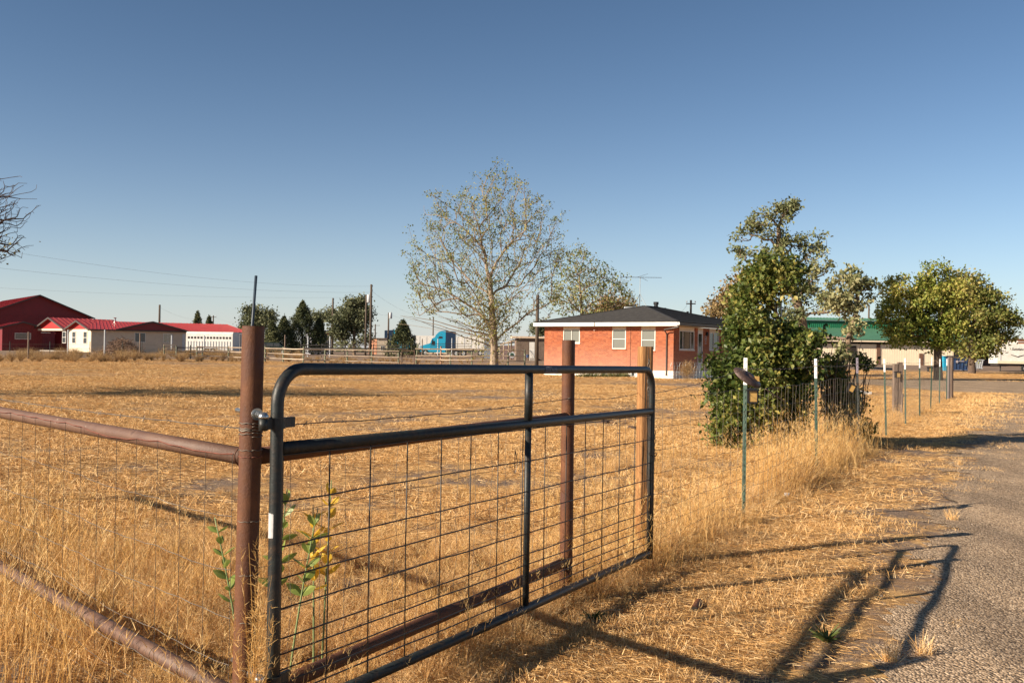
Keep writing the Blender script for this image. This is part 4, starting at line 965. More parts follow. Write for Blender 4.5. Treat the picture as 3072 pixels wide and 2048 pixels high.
# ------------------------------------------------------------------ woven and barbed wire
hL = [1.116, .896, .707, .543, .38, .25, .14, .04]
def woven(name, label, path, sp, heights, rad, linem, staym, topm=None, maxs=200, off=0.0):
    """path: list of ground points; line wires and stay wires are separate parts"""
    t = thing(name, tuple(path[0]), label, 'wire fence'); segs = [(path[i], path[i+1]) for i in range(len(path)-1)]
    st = []
    for a, b in segs:
        L = (b-a).length; n = max(1, int(L/sp)); d = (b-a).normalized(); nrm = Vector((d.y, -d.x, 0))
        for k in range(n): st.append((a+(b-a)*(k/n)+nrm*off, d, nrm))
    st.append((path[-1]+nrm*off, d, nrm))
    jit = [[(rnd.uniform(-.006, .006), rnd.uniform(-.011, .011)) for _ in st] for _ in heights]
    def nod(i, j): q, d, nrm = st[i]; return q+Vector((0, 0, heights[j]+jit[j][i][0]+H(q.x, q.y)))+d*jit[j][i][1]+nrm*jit[j][i][1]*.5
    for j in range(len(heights)):
        pts = []
        for i in range(len(st)):
            p = nod(i, j); pts.append(p)
            if i < len(st)-1: q = nod(i+1, j); pts.append(p.lerp(q, .5)+Vector((0, 0, -.004)))
        mb = MB(); mb.tube(pts, rad*(1.3 if j == 0 else 1), 4, cap=False); mb.build('line_wire', (topm if (topm and j == 0) else linem), t)
    for i in range(len(st)):
        mb = MB(); mb.tube([nod(i, j)-st[i][2]*.002 for j in range(len(heights))], rad*.9, 3, cap=False); mb.build('stay_wire', staym, t)
    return t
nl = Vector((-LD.y, LD.x, 0))   # camera side of the left fence
if nl.y > 0: nl = -nl
woven('woven_wire_fence', 'woven wire netting tied to the camera side of the left pipe rails', [PO1+nl*.037+LD*.035, PO1+nl*.037+LD*5.2], .20, hL, .0014, wirem, wirem, rustwire)
woven('woven_wire_fence', 'woven wire netting seen through the gate, strung to the wooden post', [PO1+Vector((.03, .05, 0)), PO2+Vector((-.04, .03, 0)), WP+Vector((-.06, 0, 0))], .17, hL, .0012, wirem, wirem, rustwire)
hR = [1.18, .985, .82, .655, .51, .39, .28, .18, .09]
woven('woven_wire_fence', 'long woven wire netting on the green steel posts beside the road', [WP+Vector((.06, 0, 0))]+[fpt(SP*i) for i in range(NP)]+[fpt(SP*8+2.4)], .193, hR, .0015, wirem, wirem)
def barbed(label, pts, sag=.02):
    t = thing('barbed_wire', tuple(pts[0]), label, 'barbed wire'); A = []
    for a, b in zip(pts[:-1], pts[1:]):
        n = max(2, int((b-a).length/.12))
        A += [a.lerp(b, i/n)+Vector((0, 0, -sag*4*(i/n)*(1-i/n)+rnd.uniform(-.002, .002))) for i in range(n)]
    A.append(pts[-1]); mb = MB(); mb.tube(A, .0019, 4, cap=False)
    tw = [p+Vector((0, 0, .0022*math.sin(i*2.2))) for i, p in enumerate(A)]; mb.tube(tw, .0013, 3, cap=False); mb.build('strand', wirem, t)
    for i in range(2, len(A)-1, 2):
        p = A[i]; b = MB()
        for k in range(2):
            d = Vector((rnd.uniform(-1, 1), rnd.uniform(-.5, .5), rnd.uniform(.4, 1))).normalized()*.013; b.tube([p-d, p+d], .0012, 3, cap=False)
        b.build('barb', wirem, t)
barbed('barbed wire from the left frame edge to the wire wraps on the corner pipe post', [PO1+LD*5.0+Vector((0, 0, 1.2)), PO1+LD*.04+Vector((0, 0, 1.21))])
barbed('barbed wire stretched behind the gate from the corner pipe post to the wooden post', [PO1+Vector((.04, .02, 1.222)), PO2+Vector((0, -.04, 1.225)), WP+Vector((-.05, -.03, 1.215))])
barbed('barbed wire running above the netting from the wooden post along the steel posts', [WP+Vector((.05, -.03, 1.215))]+[fpt(SP*i)+Vector((0, 0, 1.375 if i < 5 else 1.36)) for i in range(NP)])

# ------------------------------------------------------------------ small ground things
def clod(name, c, s, m, label, cat, seed, flat=.6):
    r_ = random.Random(seed); import bmesh
    bm = bmesh.new(); bmesh.ops.create_icosphere(bm, subdivisions=2, radius=1)
    for v in bm.verts: v.co = Vector((v.co.x*s, v.co.y*s, v.co.z*s*flat))*(1+r_.uniform(-.22, .22))+Vector(c)*0
    me = bpy.data.meshes.new(name); bm.to_mesh(me); bm.free(); me.materials.append(m); o = bpy.data.objects.new(name, me); C.objects.link(o); o.location = c
    return tag(o, label, cat)
clm = mat('dark_clod', (.11, .065, .045), (.06, .035, .025), scale=12, rough=.95, bump=.6)
for k, (px, py, s, lab) in enumerate(((1813, 1268, .11, 'highest dark dung clod between the pipe post and wooden post'), (1896, 1288, .12, 'dark brown clod just left of the wooden post, seen through the mesh'), (1874, 1273, .07, 'small dark clod up and left of the one by the wooden post'),
      (1857, 1304, .07, 'low dark clod under the gap between the two small ones'), (1843, 1270, .06, 'smallest clod in the row seen through the gate'), (1976, 1290, .07, 'dark clod just right of the gate end'), (45, 1500, .05, 'small dark clod at the left edge of the near field'), (128, 1538, .04, 'dark pebble-like clod right of the left edge one'))):
    g = G(px, py); clod('dung_clod', g, s, clm, lab, 'clod', k)
g = G(2092, 1836); st = thing('pipe_stub', tuple(g), 'short open-ended rusty pipe stub lying on the verge', 'pipe stub'); mb = MB(); mb.tube([g+Vector((-.02, -.03, .025)), g+Vector((.03, .12, .03))], .022, 14, cap=False); mb.tube([g+Vector((-.02, -.03, .025)), g+Vector((.03, .12, .03))], .018, 14, cap=True); mb.build('pipe', rust, st, smooth=True)
mb = MB(); mb.tube([g+Vector((-.021, -.033, .025)), g+Vector((-.0205, -.031, .025))], .0175, 14); mb.build('hollow', darkin, st)
g = G(2360, 1494); mb = MB(); q = [g+Vector(v) for v in ((-.03, 0, .01), (.02, -.01, .015), (.035, .02, .05), (-.02, .015, .06))]; mb.prism(q, (.004, .008, 0)); tag(mb.build('paper_scrap', whitep, None, origin=g), 'pale scrap of paper in the grass at the foot of the first posts', 'paper scrap')
g = G(2200, 1990)
g = G(2470, 1925)
def rosette(name, g, n, L, m, label, cat, seed):
    rg = np.random.default_rng(seed); q = Q()
    for i in range(n):
        a = rg.uniform(0, 6.28); s_ = rg.uniform(.5, 1.5); q.blade((g.x, g.y, g.z), (math.cos(a)*s_, math.sin(a)*s_, .9), L*rg.uniform(.5, 1), .018, (0, 0, -.5), rg, rg.uniform(0, 1), seg=3)
    o = q.build(name, m); C.objects.link(o); return tag(o, label, cat)
rosette('green_weed_plant', G(2480, 1925), 34, .12, greenweed, 'small green weed growing in the gate shadow on the verge', 'weed', 5)
rosette('green_weed_plant', G(1780, 1862), 50, .10, greenweed, 'patch of green weed at the foot of the far pipe post', 'weed', 6)
for k, (px, py, lab) in enumerate(((2770, 1965, 'pale straw tuft in the road edge at the end of the gate shadow'), (2663, 1985, 'pale grass tuft left of the long gate shadow near the bottom'), (2860, 1560, 'short pale grass tuft at the tip of the first post shadow'), (2880, 1395, 'pale tuft on the gravel edge right of the shrub shadow'))):
    g = G(px, py); rg = np.random.default_rng(90+k); q = Q()
    for i in range(60):
        a = rg.uniform(0, 6.28); s_ = rg.uniform(.1, 1.1); q.blade((g.x+rg.normal(0, .02), g.y+rg.normal(0, .02), g.z), (math.cos(a)*s_, math.sin(a)*s_, 1), rg.uniform(.06, .14), .004, (0, 0, -.2), rg, rg.uniform(.5, 1), seg=2)
    o = q.build('grass_tuft', strawm); C.objects.link(o); tag(o, lab, 'grass tuft')

# ------------------------------------------------------------------ broad-leaved plants behind the corner post
milkg = leafmat('milkweed_green', [(.12, .19, .045), (.24, .3, .07), (.4, .4, .12)], trans=.35, rough=.4)
milky = leafmat('milkweed_yellow', [(.62, .36, .03), (.78, .5, .06), (.7, .55, .12)], trans=.45, rough=.45)
stemm = mat('green_stem', (.2, .26, .1), rough=.6)
def lanceleaf(p, d, L, m, root, seed):
    r_ = random.Random(seed); d = Vector(d).normalized(); s_ = d.cross(Vector((0, 0, 1))); s_ = (s_+Vector((r_.uniform(-.5, .5), r_.uniform(-.5, .5), r_.uniform(-.6, .6)))).normalized(); s_ = (s_-d*s_.dot(d)).normalized(); n_ = d.cross(s_)
    mb = MB(); ws = [0.02, .15, .2, .17, .1, .005]; prev = None
    for i, wv in enumerate(ws):
        t = i/5; c = Vector(p)+d*L*t-Vector((0, 0, L*.3*t*t)); l = c-s_*wv*L+n_*wv*L*.35; r2 = c+s_*wv*L+n_*wv*L*.35
        if prev: mb.quad(prev[0], prev[1], c, l, 0, .3+.4*t); mb.quad(prev[1], prev[2], r2, c, 0, .3+.4*t)
        prev = (l, c, r2)
    mb.build('leaf', m, root, smooth=True, tint=True)
def milkweed(base, h, lean, m, label, n, seed, L=.11):
    r_ = random.Random(seed); t = thing('milkweed_plant', tuple(base), label, 'plant'); top = Vector(base)+Vector((lean[0], lean[1], h))
    mid = Vector(base).lerp(top, .5)+Vector((lean[0]*-.15, 0, 0)); bez = lambda u: Vector(base)*(1-u)**2+mid*2*u*(1-u)+top*u*u
    mb = MB(); mb.tube([bez(i/8) for i in range(9)], [.006*(1-.6*i/8) for i in range(9)], 6); mb.build('stem', stemm, t, smooth=True)
    for k in range(n):
        u = .52+.46*k/n; a = k*1.6+r_.uniform(-.4, .4)
        for s_ in (0, math.pi): lanceleaf(bez(u), (math.cos(a+s_), math.sin(a+s_)*.7, r_.uniform(.7, 1.6)), L*r_.uniform(.75, 1.1)*(1.1-.4*u), m, t, seed*50+k*2+int(s_))
b = P(745, 1500, 4.3); bx = Vector((b.x, b.y, 0))
milkweed(bx+Vector((.0, 0, 0)), .76, (-.15, .02), milkg, 'green milkweed stem leaning left behind the corner pipe post', 7, 1)
milkweed(bx+Vector((.1, .02, 0)), .88, (.05, .05), milkg, 'tall green milkweed stem seen between the corner post and gate tube', 8, 2, .13)
milkweed(bx+Vector((.17, .06, 0)), .80, (.12, 0), milkg, 'green and wilting milkweed stem just right of the gate tube', 6, 3, .13)
b = P(950, 1500, 4.5); bx = Vector((b.x, b.y, 0))
milkweed(bx+Vector((.0, 0, 0)), .78, (-.02, .02), milky, 'yellow-leaved milkweed stem between the first two mesh wires', 9, 4, .125)
milkweed(bx+Vector((.03, .03, 0)), .9, (.03, .0), milky, 'taller yellowing milkweed stem right behind the second mesh wire', 8, 5, .12)
# feathery dry weed between post and gate
pw = thing('dry_plume_weed', (-.86, 3.38, 0), 'feathery golden dry weed standing between the corner pipe post and the gate tube', 'dry weed')
rg = np.random.default_rng(11); q = Q()
for i in range(16):
    a = rg.uniform(0, 6.28); base = np.array((-.86+rg.normal(0, .02), 3.37+rg.normal(0, .02), 0)); tx = -.86+rg.uniform(-.055, .075); L = rg.uniform(.4, .86)
    d = np.array((tx+.86, rg.uniform(-.09, .02), L)); d /= np.linalg.norm(d); end = q.blade(base, d, L, .004, (rg.normal(0, .1), 0, 0), rg, .3, seg=4)
    for k in range(70):
        u = rg.uniform(.45, 1.0); p = base+d*L*u; sd_ = rg.normal(size=3); sd_[2] = abs(sd_[2])*.9+.25
        q.blade(p, sd_, rg.uniform(.02, .05)*(1.25-u*.5), .0016, (0, 0, rg.normal(.2, .4)), rg, rg.uniform(.3, 1), seg=2)
for o in [q.build('plumes', goldm)]:
    C.objects.link(o); o.data.transform(Matrix.Translation((.86, -3.38, 0))); o.parent = pw
# ------------------------------------------------------------------ trees
lf_cot = leafmat('cottonwood_leaf', [(.08, .11, .03), (.17, .2, .06), (.3, .3, .1), (.45, .38, .15)], trans=.3)
lf_shrub = leafmat('shrub_leaf', [(.035, .055, .014), (.085, .125, .026), (.17, .19, .042), (.40, .33, .085)], trans=.32, rough=.45)
lf_elm = leafmat('grey_green_leaf', [(.11, .13, .055), (.2, .22, .095), (.3, .3, .14), (.42, .38, .2)], trans=.3)
lf_orange = leafmat('autumn_leaf', [(.2, .15, .06), (.38, .26, .12), (.52, .37, .19)], trans=.3)
lf_maple = leafmat('bright_green_leaf', [(.09, .13, .02), (.19, .24, .04), (.34, .34, .07), (.52, .42, .13)], trans=.35)
lf_mapleb = leafmat('browning_leaf', [(.11, .12, .04), (.24, .23, .07), (.4, .31, .12), (.54, .41, .2)], trans=.3)
lf_con = leafmat('juniper_foliage', [(.03, .042, .016), (.085, .095, .038), (.19, .185, .08)], trans=.1, rough=.8)
lf_far = leafmat('distant_foliage', [(.07, .085, .04), (.14, .15, .075), (.24, .24, .13)], trans=.2)

def treeroot(name, base, label, cat='tree', group=None): return thing(name, (base.x, base.y, base.z), label, cat, group)
def gz(px, d): p = P(px, 1100, d); return Vector((p.x, p.y, H(p.x, p.y)))
def pv(*a): return tuple(P(*a))
# big cottonwood
D = 86; b = gz(1482, D); t = treeroot('cottonwood_tree', b, 'tall half-bare cottonwood with a pale branching crown left of the brick house')
s, A, cnt = grow(t, [tuple(b-Vector((0, 0, .2))), pv(1483, 1060, D), pv(1482, 1038, D), pv(1481, 1020, D), pv(1480, 990, D), pv(1476, 940, D), pv(1474, 890, D)], .33,
    [epx(1440, 820, 215, 160, D), epx(1380, 680, 125, 115, D), epx(1500, 620, 125, 120, D), epx(1600, 700, 110, 120, D), epx(1290, 880, 80, 90, D), epx(1500, 520, 60, 45, D), epx(1630, 840, 75, 130, D), epx(1320, 640, 65, 70, D), epx(1245, 760, 40, 110, D), epx(1460, 950, 130, 60, D), epx(1680, 760, 35, 60, D)],
    1250, 21, bark_pale, .85, tip=.013, wob=.05, upcost=1.7, expo=.60, shell=2.4, bal=.3, steep=.8)
leafy(t, s, 15000, .22, .16, lf_cot, 1, frac=.7); 
low = np.array([pv(1470+rnd.gauss(0, 38), 960+rnd.gauss(0, 55), D+rnd.gauss(0, 1.2)) for _ in range(3000)])
leaves_mesh('low_foliage', low, .15, leafmat('sprout_leaf', [(.12, .13, .03), (.24, .22, .05), (.34, .28, .08)]), t, np.random.default_rng(5))
# bare low limbs sweeping out left
mb = MB()
for i in range(8):
    x1, y1 = rnd.uniform(1185, 1420), rnd.uniform(905, 985); a = P(1478, 1040-rnd.uniform(0, 45), D); e = P(x1, y1, D+rnd.uniform(-3, 3)); m_ = a.lerp(e, .5)+Vector((rnd.uniform(-.6, .6), 0, -rnd.uniform(-.4, .35)))
    pts = [a*(1-u)**2+m_*2*u*(1-u)+e*u*u+Vector((rnd.gauss(0, .06), 0, rnd.gauss(0, .06))) for u in [k/8 for k in range(9)]]; mb.tube(pts, [.05*(1-u)+.01 for u in [k/8 for k in range(9)]] if i < 5 else [.014]*9, 4, cap=False)
mb.build('low_limbs', bark_pale, t, smooth=True)
# second cottonwood behind the house
D = 112; b = gz(1748, D); t = treeroot('cottonwood_tree', b, 'smaller pale cottonwood rising behind the left half of the brick house roof')
s, A, cnt = grow(t, [tuple(b), pv(1748, 1000, D), pv(1745, 940, D), pv(1742, 880, D), pv(1738, 830, D)], .2,
    [epx(1730, 800, 65, 65, D), epx(1700, 870, 85, 70, D), epx(1800, 850, 70, 70, D), epx(1760, 920, 110, 60, D), epx(1870, 880, 40, 55, D), epx(1740, 750, 35, 25, D)], 480, 22, bark_pale, 1.0, tip=.016, wob=.06, upcost=1.7, expo=.62, bal=.3, steep=.8)
leafy(t, s, 4200, .32, .25, lf_cot, 2)
b = gz(1860, 118); t = treeroot('round_tree', b, 'low olive tree crown peeping over the brick house roof beside the antenna')
s, A, cnt = grow(t, [tuple(b), pv(1860, 1000, 118)], .15, [epx(1850, 925, 55, 38, 118), epx(1800, 945, 50, 25, 118)], 60, 23, bark_grey, 1.2, tip=.02); leafy(t, s, 2600, .6, .35, lf_orange, 3)
# big leafy shrub by the fence
D = 16.0; b = gz(2335, D); t = treeroot('leafy_shrub', b, 'big dense green shrub growing through the wire fence behind the first posts', 'shrub')
s, A, cnt = grow(t, [tuple(b), pv(2338, 1250, D), pv(2335, 1150, D), pv(2340, 1050, D), pv(2336, 985, D), pv(2330, 940, D)], .085,
    [epx(2300, 1090, 150, 120, D, 0, 1.0), epx(2240, 1180, 115, 130, D, -.3, .9), epx(2385, 1070, 85, 120, D, .2, .9), epx(2310, 855, 98, 78, D, 0, .55), epx(2255, 905, 72, 75, D, 0, .5), epx(2260, 975, 85, 60, D, 0, .6), epx(2250, 985, 85, 50, D, -.3, .5), epx(2370, 820, 55, 55, D, .1, .45), epx(2190, 1290, 62, 65, D, -.2, .5),
     epx(2370, 1230, 80, 85, D, 0, .8), epx(2440, 1010, 45, 30, D, .3, .4), epx(2160, 1110, 40, 80, D, -.2, .4), epx(2290, 800, 50, 45, D, 0, .4)], 620, 24, bark_grey, .28, tip=.004, wob=.16, upcost=.5, cutoff=5)
leafy(t, s, 34000, .085, .074, lf_shrub, 4, up=.5, holes=[((P(2385, 930, 16.0)), (.32, 1.6, .21)), ((P(2440, 955, 16.0)), (.28, 1.6, .2)), ((P(2440, 1250, 16)), (.2, 1.5, .3))])
# small tree right of it
D = 17.6; b = gz(2512, D); t = treeroot('crooked_small_tree', b, 'thin crooked tree with a bare winding trunk just right of the big shrub')
s, A, cnt = grow(t, [tuple(b), pv(2505, 1180, D), pv(2528, 1120, D), pv(2545, 1060, D), pv(2546, 1010, D), pv(2562, 960, D), pv(2574, 915, D), pv(2572, 880, D)], .048,
    [epx(2578, 850, 40, 32, D), epx(2605, 885, 24, 48, D), epx(2535, 850, 42, 52, D), epx(2550, 915, 45, 30, D), epx(2560, 985, 26, 24, D), epx(2505, 900, 32, 36, D), epx(2535, 1060, 30, 36, D)], 210, 25, bark_grey, .25, tip=.0035, wob=.2, upcost=1)
leafy(t, s, 3000, .055, .07, lf_elm, 5, frac=.45)
b = gz(2560, 17); t = treeroot('undergrowth_shrub', b, 'low green undergrowth with bare stems around the black fence post', 'shrub')
s, A, cnt = grow(t, [tuple(b), pv(2540, 1240, 17)], .03, [epx(2530, 1220, 58, 80, 17, 0, .5), epx(2585, 1290, 40, 45, 17, 0, .4), epx(2500, 1130, 40, 55, 17, 0, .4), epx(2592, 1090, 22, 26, 17, -.3, .15)], 150, 26, bark_grey, .22, tip=.0035, wob=.2, upcost=.3)
leafy(t, s, 6500, .06, .065, lf_shrub, 6)
st_ = MB()
for i in range(26):
    x0 = rnd.uniform(2430, 2560); a = gz(x0, 16.8+rnd.uniform(-.5, .5)); e = P(x0+rnd.uniform(-50, 70), rnd.uniform(1000, 1130), 17+rnd.uniform(-.4, .4)); m_ = a.lerp(e, .5)+Vector((rnd.uniform(-.15, .15), 0, 0))
    st_.tube([a, a.lerp(m_, .5)+Vector((.02, 0, 0)), m_, m_.lerp(e, .5)+Vector((-.03, 0, .02)), e], [.022, .018, .015, .01, .005] if i < 6 else [.009, .008, .007, .006, .004], 5, cap=False)
st_.build('bare_stems', bark_grey, t, smooth=True)
# tall airy tree behind the shrub
D = 62; b = gz(2420, D); t = treeroot('tall_airy_tree', b, 'tall airy grey-green tree standing behind and above the big shrub')
s, A, cnt = grow(t, [tuple(b), pv(2418, 1060, D), pv(2412, 1000, D), pv(2405, 960, D), pv(2390, 900, D), pv(2360, 820, D), pv(2340, 740, D), pv(2335, 680, D)], .3,
    [epx(2340, 640, 60, 48, D), epx(2265, 670, 62, 42, D), epx(2240, 715, 45, 25, D), epx(2350, 730, 80, 42, D), epx(2225, 770, 38, 38, D), epx(2300, 790, 60, 40, D), epx(2430, 745, 62, 45, D), epx(2455, 810, 50, 40, D), epx(2415, 850, 50, 45, D), epx(2470, 890, 62, 40, D), epx(2520, 930, 35, 40, D), epx(2385, 620, 28, 30, D), epx(2380, 930, 70, 50, D)],
    330, 27, bark_grey, .7, tip=.012, wob=.16, upcost=1.2, expo=.55)
leafy(t, s, 8000, .18, .19, lf_elm, 7, frac=.4)
b = gz(2180, 72); t = treeroot('autumn_tree', b, 'orange-brown thinning tree between the house roof and the big shrub')
s, A, cnt = grow(t, [tuple(b), pv(2190, 1000, 72), pv(2195, 960, 72)], .2, [epx(2220, 890, 55, 65, 72), epx(2165, 925, 42, 42, 72), epx(2250, 850, 40, 45, 72), epx(2220, 960, 60, 30, 72)], 170, 28, bark_grey, .8, tip=.014)
leafy(t, s, 5600, .32, .22, lf_orange, 8)
# roadside trees on the right
D = 66; b = gz(2815, D); t = treeroot('green_broadleaf_tree', b, 'round bright green tree standing left of the blue dumpster')
s, A, cnt = grow(t, [tuple(b-Vector((0, 0, .1))), pv(2814, 1080, D), pv(2813, 1040, D), pv(2810, 1010, D)], .27,
    [epx(2750, 950, 92, 75, D), epx(2710, 1000, 58, 50, D), epx(2790, 880, 70, 62, D), epx(2700, 890, 50, 55, D), epx(2860, 900, 60, 60, D), epx(2830, 980, 95, 62, D), epx(2785, 820, 30, 28, D), epx(2760, 1040, 80, 25, D), epx(2660, 940, 22, 50, D), epx(2870, 860, 40, 40, D), epx(2720, 830, 12, 45, D), epx(2775, 790, 10, 28, D), epx(2840, 815, 12, 40, D), epx(2655, 870, 16, 30, D), epx(2810, 800, 8, 30, D)],
    360, 29, bark_dark, .6, tip=.012, wob=.14, upcost=.9, cutoff=4)
leafy(t, s, 22000, .27, .19, lf_maple, 9, up=.5, frac=.32)
D = 88; b = gz(2916, D); t = treeroot('browning_tree', b, 'wide brownish tree behind the dumpster reaching over the white travel trailer')
s, A, cnt = grow(t, [tuple(b), pv(2916, 1070, D), pv(2918, 1030, D)], .3,
    [epx(2920, 930, 85, 85, D), epx(2870, 900, 50, 60, D), epx(2950, 1000, 70, 60, D), epx(2890, 860, 60, 50, D), epx(2985, 930, 50, 55, D), epx(3030, 950, 30, 35, D), epx(3015, 985, 26, 30, D), epx(2930, 1040, 55, 30, D), epx(2920, 850, 12, 35, D), epx(2965, 870, 12, 40, D), epx(3045, 975, 18, 22, D)], 280, 30, bark_dark, .8, tip=.016, wob=.15, upcost=.6, droop=.05)
leafy(t, s, 16000, .38, .25, leafmat('olive_brown_leaf', [(.09, .12, .03), (.2, .23, .055), (.34, .3, .09), (.5, .4, .17)], trans=.35), 10, frac=.4)
# bare tree at the left edge (its shadow lies across the field)
b = Vector((-20.6, 26.6, 0)); t = treeroot('bare_tree', b, 'leafless dark-twigged tree cut off by the left edge of the picture')
s, A, cnt = grow(t, [tuple(b), (-20.6, 26.6, 1.2), (-20.5, 26.7, 2.2), (-20.3, 26.7, 3.0), (-20.1, 26.6, 3.7)], .3,
    [((-17.2, 27, 4.9), (3.8, 3, 1.7)), ((-15.5, 27, 4.9), (2.3, 1.5, 1.3)), ((-15.1, 27, 5.2), (1.7, 1.1, .9)), ((-15.0, 27.1, 4.2), (1.9, 1.3, .6)), ((-14.6, 27, 4.9), (1.5, .8, .9)), ((-14.1, 27, 5.2), (1.3, .8, 1.2)), ((-14.3, 27, 4.2), (1.2, .8, .7)), ((-20.5, 27, 6.6), (4.2, 4.5, 2.3)), ((-23, 27, 6.5), (4.5, 5, 3.0))], 3600, 31, bark_bare, .36, vexp=.3, tip=.0062, wob=.05, upcost=.9, droop=.03, bal=.3, name='trunk')
lv = A[(A[:, 0] > -17) & (A[:, 2] < 4.6) & (A[:, 2] > 3)]
if len(lv): leaves_mesh('few_leaves', lv[np.random.default_rng(1).integers(0, len(lv), 120)]+np.random.default_rng(2).normal(0, .1, (120, 3)), .09, lf_mapleb, t, np.random.default_rng(3))
off = A[(A[:, 0] < -15.2) & (A[:, 2] > 3.2)]
if len(off): leaves_mesh('added_shadow_leaves', off[np.random.default_rng(5).integers(0, len(off), 9000)]+np.random.default_rng(6).normal(0, .14, (9000, 3)), .10, lf_mapleb, t, np.random.default_rng(7))  # out-of-frame leaves added to deepen the tree's shadow across the field
# conifers and far trees
def conifer(px, top, base, halfw, d, label, seed, name='juniper_tree', n=5200, m=lf_con, size=.27):
    b = gz(px, d); t = treeroot(name, b, label); rg = np.random.default_rng(seed); tp_ = P(px, top, d); Hh = tp_.z-b.z; n = int(n*1.7); W = halfw*mpx(d)
    mb = MB(); mb.tube([tuple(b), tuple(b+Vector((0, 0, Hh*.9)))], [.18, .03], 6); mb.build('trunk', bark_dark, t)
    u = rg.random(n)**.8; th = rg.uniform(0, 6.28, n); lob = 1+.22*np.sin(th*5+u*14)+.2*np.sin(th*3-u*23+1); r = W*(1-u)**.75*lob*rg.uniform(.35, 1.08, n)**.5
    pts = np.stack([b.x+r*np.cos(th), b.y+r*np.sin(th), b.z+.1+Hh*u*.98+rg.normal(0, .12, n)], 1); leaves_mesh('crown', pts, size, m, t, rg, up=.1, aspect=.4); return t
def roundtree(px, py, rx, ry, d, label, seed, m=lf_far, n=3200, size=.33, name='background_tree', extra=()):
    b = gz(px, d); t = treeroot(name, b, label); ell = [epx(px, py, rx, ry, d)]+[epx(*e, d) for e in extra]
    s, A, cnt = grow(t, [tuple(b), tuple(Vector(b).lerp(P(px, py+ry, d), .9))], .2, ell, 90, seed, bark_grey, 1.4, tip=.02); leafy(t, s, int(n*1.8), .5, size, m, seed, frac=.7); return t
conifer(905, 906, 1035, 62, 140, 'tall dark pointed juniper in the row behind the rail fence', 41, n=6500)
conifer(850, 952, 1035, 48, 138, 'shorter dark juniper left of the tall pointed one', 42, n=4200)
conifer(815, 968, 1035, 36, 136, 'lowest dark juniper right behind the corner pipe post', 43, n=3000)
conifer(955, 955, 1035, 36, 142, 'dark juniper on the right flank of the tall pointed one', 44, n=3000)
conifer(1207, 964, 1040, 52, 128, 'squat juniper standing alone in front of a turquoise truck', 45, n=4200)
conifer(590, 936, 1010, 30, 165, 'dark evergreen with two tops behind the red-roofed house', 46, n=2500)
conifer(625, 950, 1010, 30, 168, 'lower evergreen right of the two-topped one behind the red roof', 47, n=2500)
roundtree(778, 960, 52, 32, 160, 'round grey-green tree just left of the corner pipe post top', 48, n=4200, extra=[(745, 985, 22, 20), (750, 935, 26, 15)])
roundtree(1062, 930, 45, 40, 150, 'large willow-like tree behind the utility poles', 49, n=6500, extra=[(1075, 905, 24, 18), (1030, 960, 38, 40), (1085, 960, 30, 40), (1015, 1000, 30, 25), (1060, 1005, 60, 28)])
roundtree(965, 952, 32, 18, 165, 'thin pale tree between the tall juniper and the poles', 50, n=1500, extra=[(1000, 945, 22, 20)])
roundtree(1620, 985, 26, 18, 180, 'small green tree far behind the wooden shed', 51, n=1500)

# ------------------------------------------------------------------ utility poles and power lines
def pole(px, top, d, r, label, arm=0, trans=False, base=None):
    p = P(px, top, d); b = Vector((p.x, p.y, H(p.x, p.y)))
    t = thing('utility_pole', tuple(b), label, 'utility pole', 'wooden utility poles in the background')
    mb = MB(); mb.tube([tuple(b), tuple(p)], [r, r*.75], 8); mb.build('pole_shaft', polewood, t, smooth=True)
    if arm: mb = MB(); mb.beam(p+Vector((-arm, 0, -.35)), p+Vector((arm, 0, -.35)), .1, .1); a = mb.build('crossarm', polewood, t); [setattr(x, 'name', 'insulator') for x in [ins(p+Vector((sx*arm*.9, 0, -.22)), a) for sx in (-1, 1)]]
    else: ins(p+Vector((.12, 0, -.25)), t); ins(p+Vector((.12, 0, -.75)), t)
    if trans:
        mb = MB(); c = p+Vector((.35, -.1, -1.0)); mb.tube([c, c+Vector((0, 0, .05)), c+Vector((0, 0, .95)), c+Vector((0, 0, 1.03))], [.22, .27, .27, .2], 12); k = mb.build('transformer', greypaint, t, smooth=True)
        mb = MB(); mb.tube([c+Vector((.1, 0, 1.0)), c+Vector((.1, 0, 1.25))], .04, 6); mb.build('bushing', greypaint, k)
    return p
def ins(c, par):
    mb = MB(); mb.tube([c, c+Vector((0, 0, .06)), c+Vector((0, 0, .16))], [.05, .07, .03], 6); return mb.build('insulator', greypaint, par)
p1 = pole(1114, 853, 112, .16, 'tallest dark utility pole just left of the leafy juniper and turquoise truck')
p2 = pole(1099, 884, 125, .14, 'brown utility pole with a grey transformer, touching the tallest pole', trans=True)
p3 = pole(999, 894, 150, .17, 'utility pole in front of the thin pale tree, left of the willow-like tree')
p4 = pole(930, 930, 190, .17, 'short-looking pole behind the top of the dark junipers')
p5 = pole(479, 914, 170, .22, 'utility pole rising behind the gable of the red-roofed house')
p6 = pole(1166, 938, 170, .17, 'pole with a small transformer left of the squat juniper', trans=True)
p7 = pole(1126, 972, 260, .2, 'far thin pole with a small crossarm between the two transformers', arm=1.2)
p8 = pole(1300, 950, 200, .14, 'far pole rising above the turquoise truck cab')
p9 = pole(1613, 884, 84, .17, 'brown utility pole at the left end of the brick house')
p10 = pole(2073, 900, 95, .13, 'pole with small brackets rising behind the brick house roof', arm=.45)
p11 = pole(2607, 916, 150, .17, 'grey pole rising behind the green roof')
p12 = pole(640, 946, 210, .17, 'thin pole beside the two-topped evergreen', arm=.6)
p13 = pole(675, 978, 300, .2, 'tiny far pole right of the red roof')
